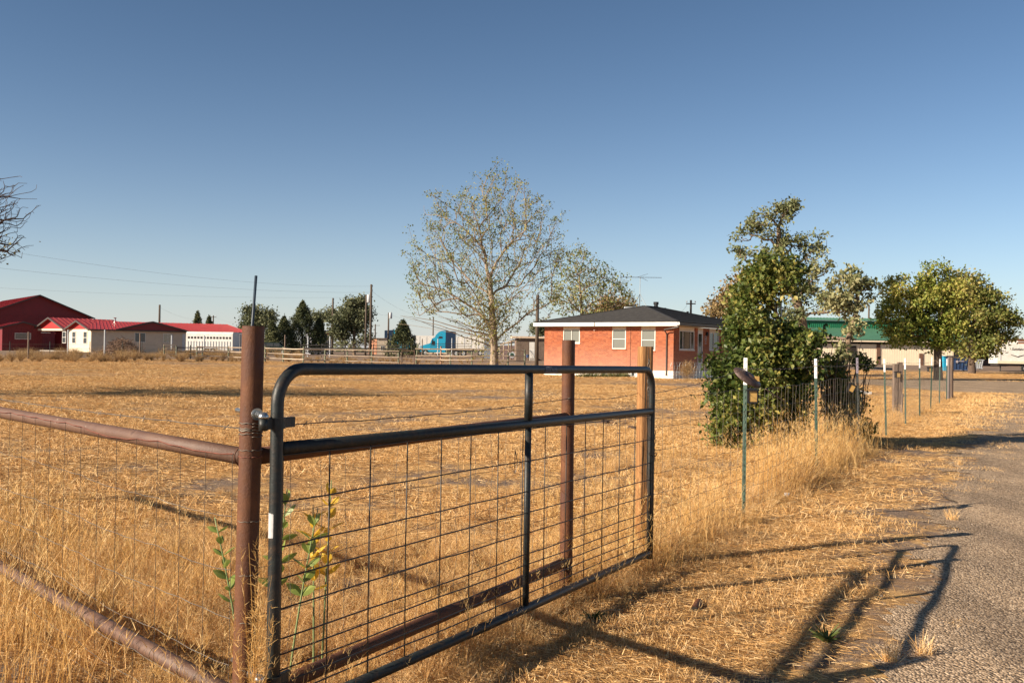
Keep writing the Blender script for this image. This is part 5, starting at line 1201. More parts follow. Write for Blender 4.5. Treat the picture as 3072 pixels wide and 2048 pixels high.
def cable(label, pts, sag, r=.0065):
    A = []
    for a, b in zip(pts[:-1], pts[1:]):
        n = 24; A += [Vector(a).lerp(Vector(b), i/n)-Vector((0, 0, sag*4*(i/n)*(1-i/n))) for i in range(n)]
    A.append(Vector(pts[-1])); mb = MB(); mb.tube(A, r, 3, cap=False); return tag(mb.build('power_line', cablem, None, origin=A[0]), label, 'power line', None)
cable('highest power line, from the bare tree at the left to the tallest pole', [P(-250, 706, 60), p1-Vector((0, 0, .2))], .9)
cable('middle power line running from the left edge to the tallest pole', [P(-250, 775, 62), p1-Vector((0, 0, .9))], .6)
cable('lowest power line crossing above the red roofs', [P(-250, 848, 90), p2-Vector((0, 0, .3))], .5)
cable('cable from the tallest pole down to the right behind the cottonwood', [p1-Vector((0, 0, .7)), p8-Vector((0, 0, -.5)), P(1500, 985, 200)], 1.2, .009)
cable('cable between the transformer poles running right', [p2-Vector((0, 0, .6)), p6-Vector((0, 0, .3)), P(1420, 975, 210)], .8, .009)
cable('cable from the pole behind the red gable to the far poles', [p5-Vector((0, 0, .4)), p12-Vector((0, 0, .2)), P(790, 955, 210)], 1.2, .009)
cable('cable climbing from the junipers to the pole by the thin pale tree', [P(760, 955, 180), p4-Vector((0, 0, .2)), p3-Vector((0, 0, .4))], 1.0, .009)
cable('short service cable from the bracketed pole down to the house roof', [p10-Vector((.3, 0, .3)), P(2020, 933, 72)], .4, .010)
cable('service drop from the brown pole down to the left roof edge', [p9-Vector((0, 0, 1.3)), P(1650, 955, 66)], -.3, .016)

# ------------------------------------------------------------------ rail fence (corral)
def rpost(px, top, base, m=greenwood, r=.085, lean=0):
    g = G(px, base); s = mpx(g.y); h = (base-top)*s; return g, h, r
def railfence(name, label, posts, rails, d_of=None, r=.075, pm=greenwood, rmat=railwood, rr=.05):
    """posts: (px, top, base); rails: list of (i0,i1,[(y0,y1) at the two ends])"""
    gs = [rpost(*p[:3]) for p in posts]; t = thing(name, tuple(gs[0][0]), label, 'rail fence')
    for (g, h, _), p in zip(gs, posts):
        mb = MB(); ln = p[4] if len(p) > 4 else 0; mb.tube([g-Vector((0, 0, .2)), g+Vector((ln, 0, h))], [r, r*.92], 8); mb.build('post', p[3] if len(p) > 3 and p[3] else pm, t)
    for i0, i1, y0, y1 in rails:
        a, b = gs[i0][0], gs[i1][0]; pa = P(posts[i0][0], y0, a.y-.1); pb = P(posts[i1][0], y1, b.y-.1); mid = pa.lerp(pb, .5)+Vector((0, 0, rnd.uniform(-.03, .02))); dd = (pb-pa).normalized()*.05
        mb = MB(); mb.tube([pa-dd, mid, pb+dd], [rr, rr*.95, rr*.9], 7); mb.build('rail', rmat, t)
    return gs
px_ = [(590, 1040, 1084), (685, 1038, 1084), (738, 1038, 1085), (795, 1038, 1085), (849.5, 1040, 1086), (910, 1039, 1088), (974.5, 1047, 1088), (1041.5, 1049, 1089), (1114.5, 1047, 1090), (1195, 1052, 1091)]
rl = []
for i in range(len(px_)-1):
    f = lambda x, a, b: a+(b-a)*(x-590)/(1195-590)
    for a, b in ((1040, 1053), (1053, 1072), (1067, 1088)): rl.append((i, i+1, f(px_[i][0], a, b), f(px_[i+1][0], a, b)))
railfence('rail_fence', 'long three-rail wooden fence across the far side of the field', px_, rl)
railfence('rail_fence', 'short weathered fence section in front of the white horse trailer', [(492, 1036, 1076), (528, 1035, 1076)], [(0, 1, 1035, 1035.5), (0, 1, 1048, 1050), (0, 1, 1062, 1063)])
railfence('rail_fence', 'dark fence section between the two pale ones at the left', [(530.5, 1040, 1077, tdark), (571, 1035, 1076, tdark), (607, 1040, 1078)], [(0, 1, 1042, 1042), (1, 2, 1042, 1043), (0, 1, 1054, 1055), (1, 2, 1055, 1057), (0, 1, 1072, 1071), (1, 2, 1071, 1073)], rmat=darkmetal)
pr = [(1247, 1031, 1092, None, .18), (1322, 1039, 1093, mat('reddish_post', (.4, .24, .16), (.3, .17, .1), scale=3, rough=.8)), (1351, 1055, 1094), (1415, 1054, 1095), (1524, 1056, 1096), (1574, 1048, 1096)]
rl = []
for i in range(len(pr)-1):
    for a, b in ((1046, 1051), (1067, 1068), (1078, 1083)):
        f = lambda x: a+(b-a)*(x-1247)/(1574-1247); rl.append((i, i+1, f(pr[i][0]), f(pr[i+1][0])))
railfence('rail_fence', 'pale rail fence right of the leaning post, passing behind the cottonwood trunk', pr, rl)
pr = [(1168, 1044, 1068), (1214, 1044, 1070), (1268, 1045, 1070), (1278, 1046, 1068), (1340, 1044, 1070), (1372, 1056, 1070), (1450, 1047, 1071), (1500, 1047, 1072), (1576, 1046, 1073)]
rl = []
for i in range(len(pr)-1):
    for a, b in ((1047, 1045), (1060, 1059)): rl.append((i, i+1, a+(b-a)*i/8, a+(b-a)*(i+1)/8))
railfence('rail_fence', 'second pale rail fence standing behind the first one near the tree', pr, rl)
# pipe gate in the rail fence
a, b = G(1206, 1091), G(1243, 1092); t = thing('corral_gate', tuple(a), 'narrow rusty metal gate beside the leaning fence post', 'gate')
for y in (1051, 1066, 1081): mb = MB(); mb.tube([P(1206, y, a.y), P(1243, y+1, b.y)], .025, 6); mb.build('bar', railrust, t)
for x, g in ((1206, a), (1243, b)): mb = MB(); mb.tube([g, P(x, 1050, g.y)], .03, 6); mb.build('upright', railrust, t)
# black livestock panels
t = thing('livestock_panel_fence', tuple(G(900, 1066)), 'black steel livestock panels behind the pale rail fence', 'panel fence')
for x0, x1 in ((900, 960), (962, 1030), (1032, 1112), (1118, 1160), (1162, 1225)):
    for y, rr in ((1036, .07), (1045, .11), (1056, .06)): mb = MB(); mb.beam(P(x0, y-1+(x0-900)/60*.3, 112), P(x1, y-1+(x1-900)/60*.3, 112), rr, rr*1.2); mb.build('panel_rail', darkmetal, t)
    mb = MB(); g = P(x0+2, 1040, 112); mb.beam(Vector((g.x, g.y+.1, H(g.x, g.y))), Vector((g.x, g.y+.1, g.z+.3)), .08, .08); mb.build('panel_post', darkmetal, t)
for x0, x1, tp_ in ((1290, 1345, 1031), (1345, 1412, 1031)):
    for y in (tp_, tp_+7, tp_+14): mb = MB(); mb.tube([P(x0, y, 118), P(x1, y, 118)], .03, 5); mb.build('panel_rail', darkmetal, t)
# tall and short posts of the left boundary fence
for k, (px, tp_, bs) in enumerate(((84, 995, 1076), (203, 989, 1074), (313, 989, 1074), (419, 999, 1074), (514, 1005, 1056), (612, 1006, 1055), (854, 1004, 1040), (923, 1008, 1040), (989, 1009, 1040), (1266, 1016, 1050), (1313, 1016, 1050), (1355, 1014, 1050))):
    g = G(px, bs if k < 4 else 1070); s = mpx(g.y); g = Vector((g.x, g.y, g.z)); h = P(px, tp_, g.y).z-g.z
    o = roundpost('tall_fence_post', g, .07, h, greypaint if k % 3 else greywood, ['tall pale post standing in front of the small red building', 'tall pale post at the gabled porch of the tan house', 'tall pale post before the tan wall left of the brush pile', 'tall pale post in front of the left window of the tan house',
        'tall pale post in front of the right window of the tan house', 'tall pale post in front of the white horse trailer', 'pale post top showing above the rail fence right of the pipe post', 'pale post top in front of the tall juniper', 'pale post top left of the white container', 'thin pale post in front of the white semi-trailer',
        'thin pale post in front of the turquoise truck door', 'thin pale post behind the truck sleeper'][k], 'fence post', 'tall pale fence posts')
for k, px in enumerate((29, 149, 269, 366, 425)):
    g = G(px, 1073); h = P(px, 1024, g.y).z-g.z; roundpost('short_steel_post', g, .035, h, tdark, ['short rusty steel post nearest the left edge', 'short steel post under the porch roof of the tan house', 'short steel post at the lit corner of the tan house', 'short steel post in front of the brush pile', 'short steel post right beside a tall pale one'][k], 'fence post', 'short steel posts of the far fence')
t = thing('far_wire_fence', tuple(G(0, 1074)), 'thin wire strands of the far left boundary fence', 'wire fence')
for y in (1033, 1045, 1058): mb = MB(); mb.tube([P(-80, y-1, 96), P(210, y, 96), P(470, y+2, 95)], .008, 3); mb.build('line_wire', wirem, t)
# brush pile
pb = thing('brush_pile', tuple(G(365, 1070)), 'heap of brown dead branches piled before the tan house', 'brush pile'); mb = MB(); c = P(365, 1055, 100)
for i in range(900):
    a = rnd.gauss(0, 1); x = c.x+a*1.1; zt = max(.1, 1.75*math.exp(-a*a*.35)+rnd.gauss(0, .1)); z = H(c.x, c.y)+rnd.uniform(0, zt); y = c.y+rnd.gauss(0, .6); d = Vector((rnd.gauss(0, 1), rnd.gauss(0, .6), rnd.gauss(0, .45))).normalized()*rnd.uniform(.15, .5)
    q = Vector((x, y, z)); mb.tube([q-d, q+Vector((0, 0, rnd.uniform(-.05, .05))), q+d], rnd.uniform(.01, .03), 3, cap=False)
tag(mb.build('branches', twigm, pb), kind='stuff')

# ------------------------------------------------------------------ tumbleweed and hog-wire fence at the brick house
g = G(2065, 1143); t = thing('tumbleweed', tuple(g), 'round brown tumbleweed caught against the wire panel by the house corner', 'tumbleweed'); rg = np.random.default_rng(8); q = Q()
cc = np.array(P(2062, 1112, g.y)); 
for i in range(1500):
    d = rg.normal(size=3); d /= np.linalg.norm(d); r0 = rg.uniform(.1, .85)*.58; p = cc+d*r0*np.array([.85, .8, 1.15]); q.blade(p, d+rg.normal(0, .8, 3), rg.uniform(.08, .25), .012, rg.normal(0, .3, 3), rg, rg.uniform(0, 1), seg=2)
o = q.build('twigs', brownm); C.objects.link(o); o.data.transform(Matrix.Translation(-Vector(g))); o.parent = t; o['kind'] = 'stuff'
g0, g1 = G(2012, 1142), G(2215, 1138); t = thing('hog_wire_panel', tuple(g0), 'galvanised wire panel fence in front of the shaded wall of the brick house', 'wire panel')
z0 = P(2015, 1087, g0.y).z
for k in range(6):
    z = .12+(z0-.12)*k/5; mb = MB(); mb.tube([Vector((g0.x, g0.y, z)).lerp(Vector((g1.x, g1.y, z)), i/4)+Vector((0, 0, .02*math.sin(i*2))) for i in range(5)], .009, 4); mb.build('panel_wire', zinc, t)
for k in range(26):
    b_ = g0.lerp(g1, k/25); mb = MB(); mb.tube([Vector((b_.x+rnd.uniform(-.05, .05)*(z/z0), b_.y, z)) for z in (0, z0*.3, z0*.6, z0*.8, z0)], .007, 4); mb.build('panel_wire', zinc, t)
for px in (1760, 1800, 1840, 1865):
    g = G(px, 1131); rg = np.random.default_rng(px); q = Q()
    for i in range(260):
        a = rg.uniform(0, 6.28); q.blade((g.x+rg.normal(0, .3), g.y+rg.normal(0, .15), g.z), (math.cos(a)*.8, math.sin(a)*.5, .7), rg.uniform(.15, .5), .03, (0, 0, -.3), rg, rg.uniform(0, 1), seg=2)
    o = q.build('green_garden_clump', leafmat('garden_leaf_%d' % px, [(.05, .08, .03), (.14, .16, .06), (.4, .3, .12)])); C.objects.link(o)
    tag(o, {1760: 'leftmost low leafy clump at the foot of the brick wall', 1800: 'second low leafy clump at the foot of the brick wall', 1840: 'third low leafy clump below the middle window of the house', 1865: 'rightmost low leafy clump against the white foundation'}[px], 'garden plant')

# ------------------------------------------------------------------ buildings left
def ribbed(mb, p00, p10, p11, p01, n, h=.04, w_=.05, th=.04):
    p00, p10, p11, p01 = map(Vector, (p00, p10, p11, p01)); nr = (p10-p00).cross(p01-p00).normalized(); nr = nr if nr.z > 0 else -nr
    mb.hexa([p00-nr*th, p10-nr*th, p11-nr*th, p01-nr*th, p00, p10, p11, p01])
    for i in range(n+1):
        a = p00.lerp(p10, i/n); b = p01.lerp(p11, i/n); mb.beam(a+nr*h*.45, b+nr*h*.45, w_, h)
def lap(mb, fr, a0, a1, c0, c1, b, pitch=.2):
    c = c0
    while c < c1-.01:
        d = min(c+pitch, c1); mb.hexa([fr.p(a0, b-.025, c), fr.p(a1, b-.025, c), fr.p(a1, b+.05, c), fr.p(a0, b+.05, c), fr.p(a0, b-.004, d), fr.p(a1, b-.004, d), fr.p(a1, b+.05, d), fr.p(a0, b+.05, d)]); c = d
def simple_window(fr, a0, a1, c0, c1, parent, mull=1, g=glass, b=-.03, horiz=False):
    f = MB(); w_ = .06
    f.fbox(fr, a0, a0+w_, b-.03, b+.04, c0, c1); f.fbox(fr, a1-w_, a1, b-.03, b+.04, c0, c1); f.fbox(fr, a0+w_, a1-w_, b-.03, b+.04, c1-w_, c1); f.fbox(fr, a0+w_, a1-w_, b-.03, b+.04, c0, c0+w_)
    if mull: am = (a0+a1)/2; f.fbox(fr, am-.025, am+.025, b-.025, b+.04, c0+w_, c1-w_)
    if horiz: cm = (c0+c1)/2; f.fbox(fr, a0+w_, a1-w_, b-.024, b+.04, cm-.03, cm+.03)
    w = f.build('window', whitep, parent); p = MB(); p.fbox(fr, a0+w_, a1-w_, b, b+.02, c0+w_, c1-w_); p.build('pane', g, w); return w
# tan house
TC = P(273, 1058, 126); TC.z = H(TC.x, TC.y); th = thing('tan_house', tuple(TC), 'long tan house with bright red metal roofs and two small gables at its sunlit end', 'house')
zc = TC.z; f1 = Frame(TC, u=(.88, .475), v=(-.475, .88), z0=0); f2 = Frame(TC, u=(-.8, .6), v=(.6, .8), z0=0)
eave = EYE+45.5*126/F; L1 = 15.6; D1 = 7.5; rz = EYE+71*128/F
mb = MB(); lap(mb, f1, 0, L1, zc-.2, eave, 0); mb.build('wall', tanwall, th)
mb = MB(); mb.fbox(f1, .2, L1, .06, D1, zc-.2, eave-.05); mb.build('wall', tanwall, th)
mb = MB(); lap(mb, f2, .0, 5.6, zc-.2, eave, -.02); mb.build('wall', creamp, th)  # same siding painted paler: the sunlight on this end is in the colour
# second porch bay: recessed red-brown wall, post, slab
mb = MB(); mb.fbox(f2, 5.6, 13.6, 2.6, 2.8, zc-.1, eave); mb.build('porch_back_wall', redwall, th)
mb = MB(); mb.fbox(f2, 5.62, 13.5, -.3, 2.58, zc-.1, zc+.12); mb.build('porch_slab', concrete, th)
mb = MB(); mb.fbox(f2, 13.0, 13.2, -.1, .1, zc+.125, eave-.2); mb.build('porch_post', creamp, th)
mb = MB(); mb.fbox(f2, 5.3, 13.6, -.15, .05, eave-.2, eave+.05); mb.build('porch_beam', creamp, th)
def gable(fr, a0, a1, b0, b1, z0, z1, wallm, par, over=.45, roofm=redroof, ribs=14):
    am = (a0+a1)/2; mb = MB(); mb.prism([fr.p(a0, b0, z0), fr.p(a1, b0, z0), fr.p(am, b0, z1)], fr.v*.15); g = mb.build('gable', wallm, par)
    sl = (z1-z0)/(am-a0); e0, e1 = a0-over, a1+over; ze = z0-over*sl
    for ea in (e0, e1):
        mb = MB(); ribbed(mb, fr.p(ea, b0-over, ze+.06), fr.p(ea, b1, ze+.06), fr.p(am, b1, z1+.06), fr.p(am, b0-over, z1+.06), ribs); mb.build('roof', roofm, par)
        mb = MB(); mb.beam(fr.p(ea, b0-over-.03, ze), fr.p(am, b0-over-.03, z1), .06, .2); mb.build('barge_board', trimdark, par)
f2b = Frame(TC, u=(-.8, .6), v=(.6, .8), z0=0)
gable(f2b, .1, 5.5, -.05, 8, eave+.0, rz-.1, redgable, th, ribs=12); gable(f2b, 5.9, 13.4, -.05, 9, eave-.0, rz+.35, redgable, th, ribs=14)
# main roof and cross gable
mb = MB(); ribbed(mb, f1.p(-.4, -.5, eave-.02), f1.p(L1+4.2, -.5, eave-.02), f1.p(L1+2.0, D1/2, rz+.0), f1.p(.0, D1/2, rz+.0), 44); mb.build('roof', redroof, th)
mb = MB(); ribbed(mb, f1.p(-.4, D1+.5, eave-.02), f1.p(L1+4.2, D1+.5, eave-.02), f1.p(L1+2.0, D1/2, rz-.002), f1.p(.0, D1/2, rz-.002), 20); mb.build('roof', redroof, th)
mb = MB(); mb.beam(f1.p(-.4, -.52, eave-.08), f1.p(L1+4.2, -.52, eave-.08), .05, .16); mb.build('eave_trim', trimdark, th)
aL, _ = wallac(f1, 352, 990); aR, _ = wallac(f1, 556, 990)
gable(f1, aL, aR, -.5, 5, eave+.02, rz-.05, redwall, th, over=.3, ribs=16)
for x0, x1, y0, y1 in ((404, 436, 997, 1027), (489, 518, 1000, 1028)):
    a0, c1 = wallac(f1, x0, y0); a1, c0 = wallac(f1, x1, y1); simple_window(f1, a0, a1, c0, c1, th)
for x0, x1, y0, y1 in ((189, 199, 994, 1029), (218, 228, 994, 1030), (251.5, 262, 994, 1031)):
    a1, c1 = wallac(f2, x0, y0); a0, c0 = wallac(f2, x1, y1); simple_window(f2, min(a0, a1), max(a0, a1), c0, c1, th, mull=0, horiz=True, b=-.06)
a0, c1 = wallac(f1, 547, 1001); a1, c0 = wallac(f1, 555, 1040); mb = MB(); mb.fbox(f1, a0, a1, -.06, -.01, zc, c1); mb.build('door', greypaint, th)
p = P(345, 957, 131); mb = MB(); mb.tube([p-Vector((0, 0, .6)), p+Vector((0, 0, .1)), p+Vector((0, 0, .2))], [.14, .14, .22], 8); mb.build('roof_vent', zinc, th)
# big red barn
BC = P(262, 1055, 165); zb = H(BC.x, BC.y); bn = thing('red_barn', (BC.x, BC.y, zb), 'huge dark red metal barn rising behind the tan house at the left', 'barn')
fb = Frame(BC, u=(-.8, -.6), v=(-.6, .8), z0=0); ez = P(262, 949, 165).z; rzb = P(116, 890, 165).z; aM, _ = wallac(fb, 116, 890); W2 = aM*2
mb = MB(); mb.fbox(fb, 0, W2, 0, 30, zb-.3, ez); 
for k in range(46): mb.fbox(fb, W2*k/46+.05, W2*k/46+.15, -.04, -.001, zb, ez)
mb.build('wall', redwall, bn); gable(fb, 0, W2, -.02, 30, ez, rzb, redwall, bn, over=.9, ribs=26)
p = P(120, 898, 163); mb = MB(); mb.tube([p, p+Vector((0, -.3, -.1))], [.15, .22], 8); mb.build('barn_light', greypaint, bn)
# small red building
SC = P(126, 1044, 134); zs = H(SC.x, SC.y); sb = thing('small_red_building', (SC.x, SC.y, zs), 'small dark red outbuilding with one pale window at the left edge', 'outbuilding')
fs = Frame(SC, u=(-.8, -.6), v=(-.6, .8), z0=0); ez = P(126, 983, 134).z; aM, _ = wallac(fs, 68, 968); rzs = P(68, 967, 134).z
mb = MB(); mb.fbox(fs, 0, aM*2, 0, 8, zs-.3, ez)
for k in range(16): mb.fbox(fs, aM*2*k/16+.05, aM*2*k/16+.13, -.04, -.001, zs, ez)
mb.build('wall', redwall, sb); gable(fs, 0, aM*2, -.02, 8, ez, rzs, redwall, sb, over=.5, ribs=10)
a0, c1 = wallac(fs, 44, 998); a1, c0 = wallac(fs, 92, 1018); simple_window(fs, min(a0, a1), max(a0, a1), c0, c1, sb, mull=0, g=glassg, b=-.07)
p = P(68, 973, 133.6); mb = MB(); mb.box(p.x-.15, p.x+.15, p.y-.1, p.y, p.z-.15, p.z+.15); mb.build('wall_vent', whitep, sb)
mb = MB(); a, c = wallac(fs, 98, 997); mb.fbox(Frame(SC, u=(1, -.1), v=(.1, 1), z0=0), 1.0-1.9, 1.2, -.12, -.05, c-.05, c+.05); mb.build('white_bar', whitep, sb)

# ------------------------------------------------------------------ vehicles and yard behind the corral
def wheel(c, r, w_, root, axis=(0, 1, 0)):
    ax = Vector(axis).normalized(); mb = MB(); mb.tube([c-ax*w_/2, c-ax*w_*.42, c+ax*w_*.42, c+ax*w_/2], [r*.92, r, r, r*.92], 18); o = mb.build('wheel', tyrem, root); m2 = MB(); m2.tube([c-ax*(w_/2+.01), c-ax*(w_/2+.03)], r*.5, 12); m2.build('rim', greypaint, o)
# horse trailer
d = 122; A = P(557, 1055, d); B = P(697, 1057, d-.5); A.z = H(A.x, A.y); u = (B-A); fr = Frame(A, u=(u.x, u.y), z0=0); Lt = math.hypot(u.x, u.y); z1 = P(557, 994, d).z; zb = A.z+.45
ht = thing('horse_trailer', tuple(A), 'white livestock trailer with a row of small dark openings, behind the left rail fence', 'trailer')
mb = MB(); sec = [(0, zb), (2.3, zb), (2.3, z1-.25), (2.05, z1), (.25, z1), (0, z1-.25)]; mb.prism([fr.p(0, b_, c) for b_, c in sec], fr.u*Lt); mb.build('body', whitep, ht)
for k in range(14):
    a = Lt*(.04+.068*k); mb = MB(); mb.fbox(fr, a, a+Lt*.042, -.02, .01, z1-.85, z1-.6); mb.build('vent_opening', darkin, ht)
for k in range(16): mb = MB(); a = Lt*(.04+.06*k); mb.fbox(fr, a, a+.06, -.05, -.001, zb, zb+1.15); mb.build('rib', greypaint, ht)
for a in (.45, .58): wheel(fr.p(Lt*a, .1, A.z+.38), .38, .25, ht, fr.v)
mb = MB(); mb.fbox(fr, Lt*.38, Lt*.66, -.12, -.052, A.z+.75, A.z+.83); mb.build('fender', greypaint, ht)
# grey container right of it
A = P(698, 1057, 130); A.z = H(A.x, A.y); z1 = P(698, 1001, 130).z; t = thing('grey_box_trailer', tuple(A), 'dull grey box trailer between the white horse trailer and the pipe post', 'trailer'); fr = Frame(A, u=(1, .15), z0=0); mb = MB(); mb.fbox(fr, 0, 3.2, 0, 2.4, A.z+.5, z1)
for k in range(9): mb.fbox(fr, .2+.34*k, .26+.34*k, -.04, -.001, A.z+.5, z1-.1)
mb.build('body', mat('dull_grey', (.24, .24, .25), (.2, .2, .21), scale=2), t); mb = MB(); mb.fbox(fr, -.05, 3.25, -.06, 2.45, z1+.001, z1+.08); mb.build('roof_edge', greypaint, t); wheel(fr.p(1.6, .1, A.z+.4), .4, .25, t, fr.v)
# dark pickup behind the pipe post
A = P(798, 1042, 128); A.z = H(A.x, A.y); s = mpx(128); t = thing('dark_suv', tuple(A), 'dark green parked car half hidden behind the junipers and pipe post', 'car'); fr = Frame(A, u=(1, .1), z0=0)
car = mat('dark_car_paint', (.02, .035, .03), rough=.3); mb = MB(); L_ = 4.6; a0 = -1.6
prof_ = [(0, .35), (0, .95), (.9, 1.05), (1.5, 1.6), (3.9, 1.62), (4.5, 1.1), (4.6, .4)]; mb.prism([fr.p(a0+L_-x, 0, A.z+z) for x, z in prof_], fr.v*1.8); mb.build('body', car, t)
for x0, x1 in ((.35, 1.25), (1.35, 2.2), (2.3, 3.0)): mb = MB(); mb.fbox(fr, a0+x0+.3, a0+x1+.3, -.02, .01, A.z+1.1, A.z+1.5); mb.build('window', glass, t)
for x in (.85, 3.7): wheel(fr.p(a0+x, .1, A.z+.36), .36, .24, t, fr.v)
# white container with red lettering blotch
A = P(946, 1052, 150); A.z = H(A.x, A.y); t = thing('white_container', tuple(A), 'pale white cargo container between the junipers and the willow-like tree', 'container'); fr = Frame(A, u=(1, .3), z0=0); z1 = P(946, 991, 150).z; mb = MB(); mb.fbox(fr, -.6, 2.3, 0, 10, A.z, z1)
for k in range(9): mb.fbox(fr, -.5+.32*k, -.4+.32*k, -.05, -.001, A.z+.1, z1-.25)
mb.build('body', mat('container_white', (.62, .62, .7), (.52, .52, .6), scale=1), t); mb = MB(); mb.fbox(fr, -.65, 2.35, -.06, .0, z1-.1, z1+.04); mb.build('top_rail', mat('container_blue', (.12, .14, .3)), t)
for k in range(5): mb = MB(); mb.fbox(fr, .6+.28*k, .8+.28*k, -.07, -.052, z1-.62+.05*(k % 2), z1-.36+.04*(k % 2)); mb.build('lettering', mat('red_lettering_%d' % k, (.4, .08, .07)), t)
# small flat-roofed outbuilding
A = P(1131, 1042, 175); A.z = H(A.x, A.y); t = thing('flat_roofed_hut', tuple(A), 'small flat-roofed hut between the tallest pole and the squat juniper', 'hut'); fl = Frame(A, u=(-.8, .6), z0=0, v=(.6, .8)); fr = Frame(A, u=(1, .15), v=(-.15, 1), z0=0); z1 = P(1131, 1016, 175).z
mb = MB(); mb.fbox(fr, 0, 1.9, 0, 3, A.z, z1); mb.build('wall', tanwall, t); mb = MB(); mb.fbox(fl, .02, 2.0, -.05, .1, A.z, z1); mb.build('wall', orangeb, t); mb = MB(); mb.fbox(fr, -.25, 2.1, -.2, 3.2, z1+.002, z1+.14); mb.fbox(fl, .26, 2.1, -.2, .2, z1+.004, z1+.13); mb.build('roof', greywood, t); simple_window(fr, .65, 1.25, A.z+.7, A.z+1.5, t)  # orange left wall, dull tan right wall: sun and shade put into the colours
# semi-trailers and turquoise trucks
def boxtrailer(x0, x1, ytop, d, label, slant=None):
    A = P(x0, 1050, d); A.z = H(A.x, A.y); B = P(x1, 1050, d); z1 = P(x0, ytop, d).z; fr = Frame(A, u=(1, 0), z0=0); L_ = B.x-A.x
    t = thing('semi_trailer', tuple(A), label, 'semi-trailer'); mb = MB(); mb.fbox(fr, 0, L_, 0, 2.5, A.z+1.1, z1); mb.build('box_body', whitep, t)
    for k in range(int(L_/1.2)): mb = MB(); mb.fbox(fr, .3+k*1.2, .36+k*1.2, -.03, -.001, A.z+1.15, z1-.1); mb.build('seam', greypaint, t)
    for a in (.12, .22): wheel(fr.p(L_*(1-a), .1, A.z+.5), .5, .3, t, fr.v)
    mb = MB(); mb.fbox(fr, L_*.25, L_*.3, .1, .3, A.z, A.z+1.09); mb.build('landing_leg', darkmetal, t); return t
boxtrailer(1232, 1335, 1006, 172, 'white semi-trailer box seen left of the turquoise truck cab'); boxtrailer(1366, 1462, 1009, 172, 'white semi-trailer box behind the dark rear of the turquoise truck')
def truck(px, d, label, flip=1):
    """sleeper cab tractor in side view; local x forward (to the left)"""
    A = P(px, 1050, d); A.z = H(A.x, A.y); t = thing('semi_truck', tuple(A), label, 'semi-truck'); z0 = A.z; s = (EYE+58*d/F-z0)/4.0
    X_ = lambda x, y, z: Vector((A.x-x*s*flip*.8, A.y+y*s, z0+z*s))
    out = [(2.3, 1.0), (2.3, 4.0), (2.9, 3.98), (3.6, 3.75), (4.15, 3.3), (4.45, 2.85), (4.9, 2.75), (5.25, 2.0), (6.3, 1.75), (7.1, 1.55), (7.25, .7), (2.3, .6)]
    mb = MB(); mb.prism([X_(x, 0, z) for x, z in out], (0, 2.4*s, 0)); mb.build('cab', truckblue, t)
    mb = MB(); mb.prism([X_(x, 0, z) for x, z in [(.45, 1.0), (.45, 3.85), (2.29, 3.95), (2.29, 1.0)]], (0, 2.4*s, 0)); mb.build('sleeper_rear', truckdark, t)
    mb = MB(); mb.prism([X_(x, -.02, z) for x, z in [(2.9, 2.75), (2.9, 3.05), (3.5, 3.1), (3.75, 2.75)]], (0, .015*s, 0)); mb.build('sleeper_window', glass, t)
    mb = MB(); mb.prism([X_(x, -.02, z) for x, z in [(4.35, 1.7), (4.35, 2.35), (4.85, 2.35), (5.05, 1.75)]], (0, .015*s, 0)); mb.build('side_window', glass, t)
    mb = MB(); mb.prism([X_(x, -.03, z) for x, z in [(5.0, 1.9), (4.85, 2.6), (4.7, 2.6), (4.8, 1.9)]], (0, .3*s, 0)); mb.build('mirror', blackp, t)
    mb = MB(); mb.prism([X_(x, -.015, z) for x, z in [(2.35, .8), (2.35, 2.3), (4.1, 2.3), (4.1, .8)]], (0, .012*s, 0)); mb.build('door', truckblue, t)
    mb = MB(); mb.prism([X_(x, 0.1, z) for x, z in [(-3, .75), (-3, 1.05), (7, 1.05), (7, .75)]], (0, 2.2*s, 0)); mb.build('chassis', darkmetal, t)
    mb = MB(); mb.prism([X_(x, -.1, z) for x, z in [(6.9, 1.0), (6.95, 1.3), (7.2, 1.3), (7.2, 1.0)]], (0, .3*s, 0)); mb.build('headlight', whitep, t)
    for x in (6.1, 0.2, -1.2): wheel(X_(x, .15, .5), .5*s, .35*s, t)
    mb = MB(); mb.tube([X_(2.1, .1, 1), X_(2.1, .1, 4.1)], .08*s, 8); mb.build('exhaust_stack', zinc, t)
truck(1372, 150, 'turquoise sleeper-cab truck with a tall curved roof, behind the rail fence'); truck(1146, 190, 'turquoise truck mostly hidden behind the squat juniper', -1)
# wooden shed
A = P(1548, 1079, 112); A.z = H(A.x, A.y); t = thing('wooden_shed', tuple(A), 'weathered board shed with a white door between the cottonwood and the brick house', 'shed'); fr = Frame(A, u=(1, .05), z0=0); z1 = P(1548, 1014, 112).z; aE, _ = wallac(fr, 1640, 1040)
n = 32; ad0, _ = wallac(fr, 1588, 1040); ad1, zt = wallac(fr, 1604, 1026)
mb = MB(); mb.fbox(fr, 0, aE, .04, 3.5, A.z, z1-.05); mb.build('inner_wall', greywood, t)
for k in range(n):
    a = aE*k/n; b_ = aE*(k+1)/n-.015
    if a < ad1 and b_ > ad0: mb = MB(); mb.fbox(fr, a, b_, 0, .035, zt+.03, z1)
    else: mb = MB(); mb.fbox(fr, a, b_, rnd.uniform(-.01, .01), .035, A.z, z1)
    mb.build('board', greywood, t)
mb = MB(); mb.fbox(fr, ad0, ad1, -.05, .03, A.z+.1, zt); dr = mb.build('door', whitep, t); mb = MB(); mb.fbox(fr, ad0, ad1, -.06, -.051, (A.z+zt)/2-.02, (A.z+zt)/2+.02); mb.build('door_seam', greypaint, dr)
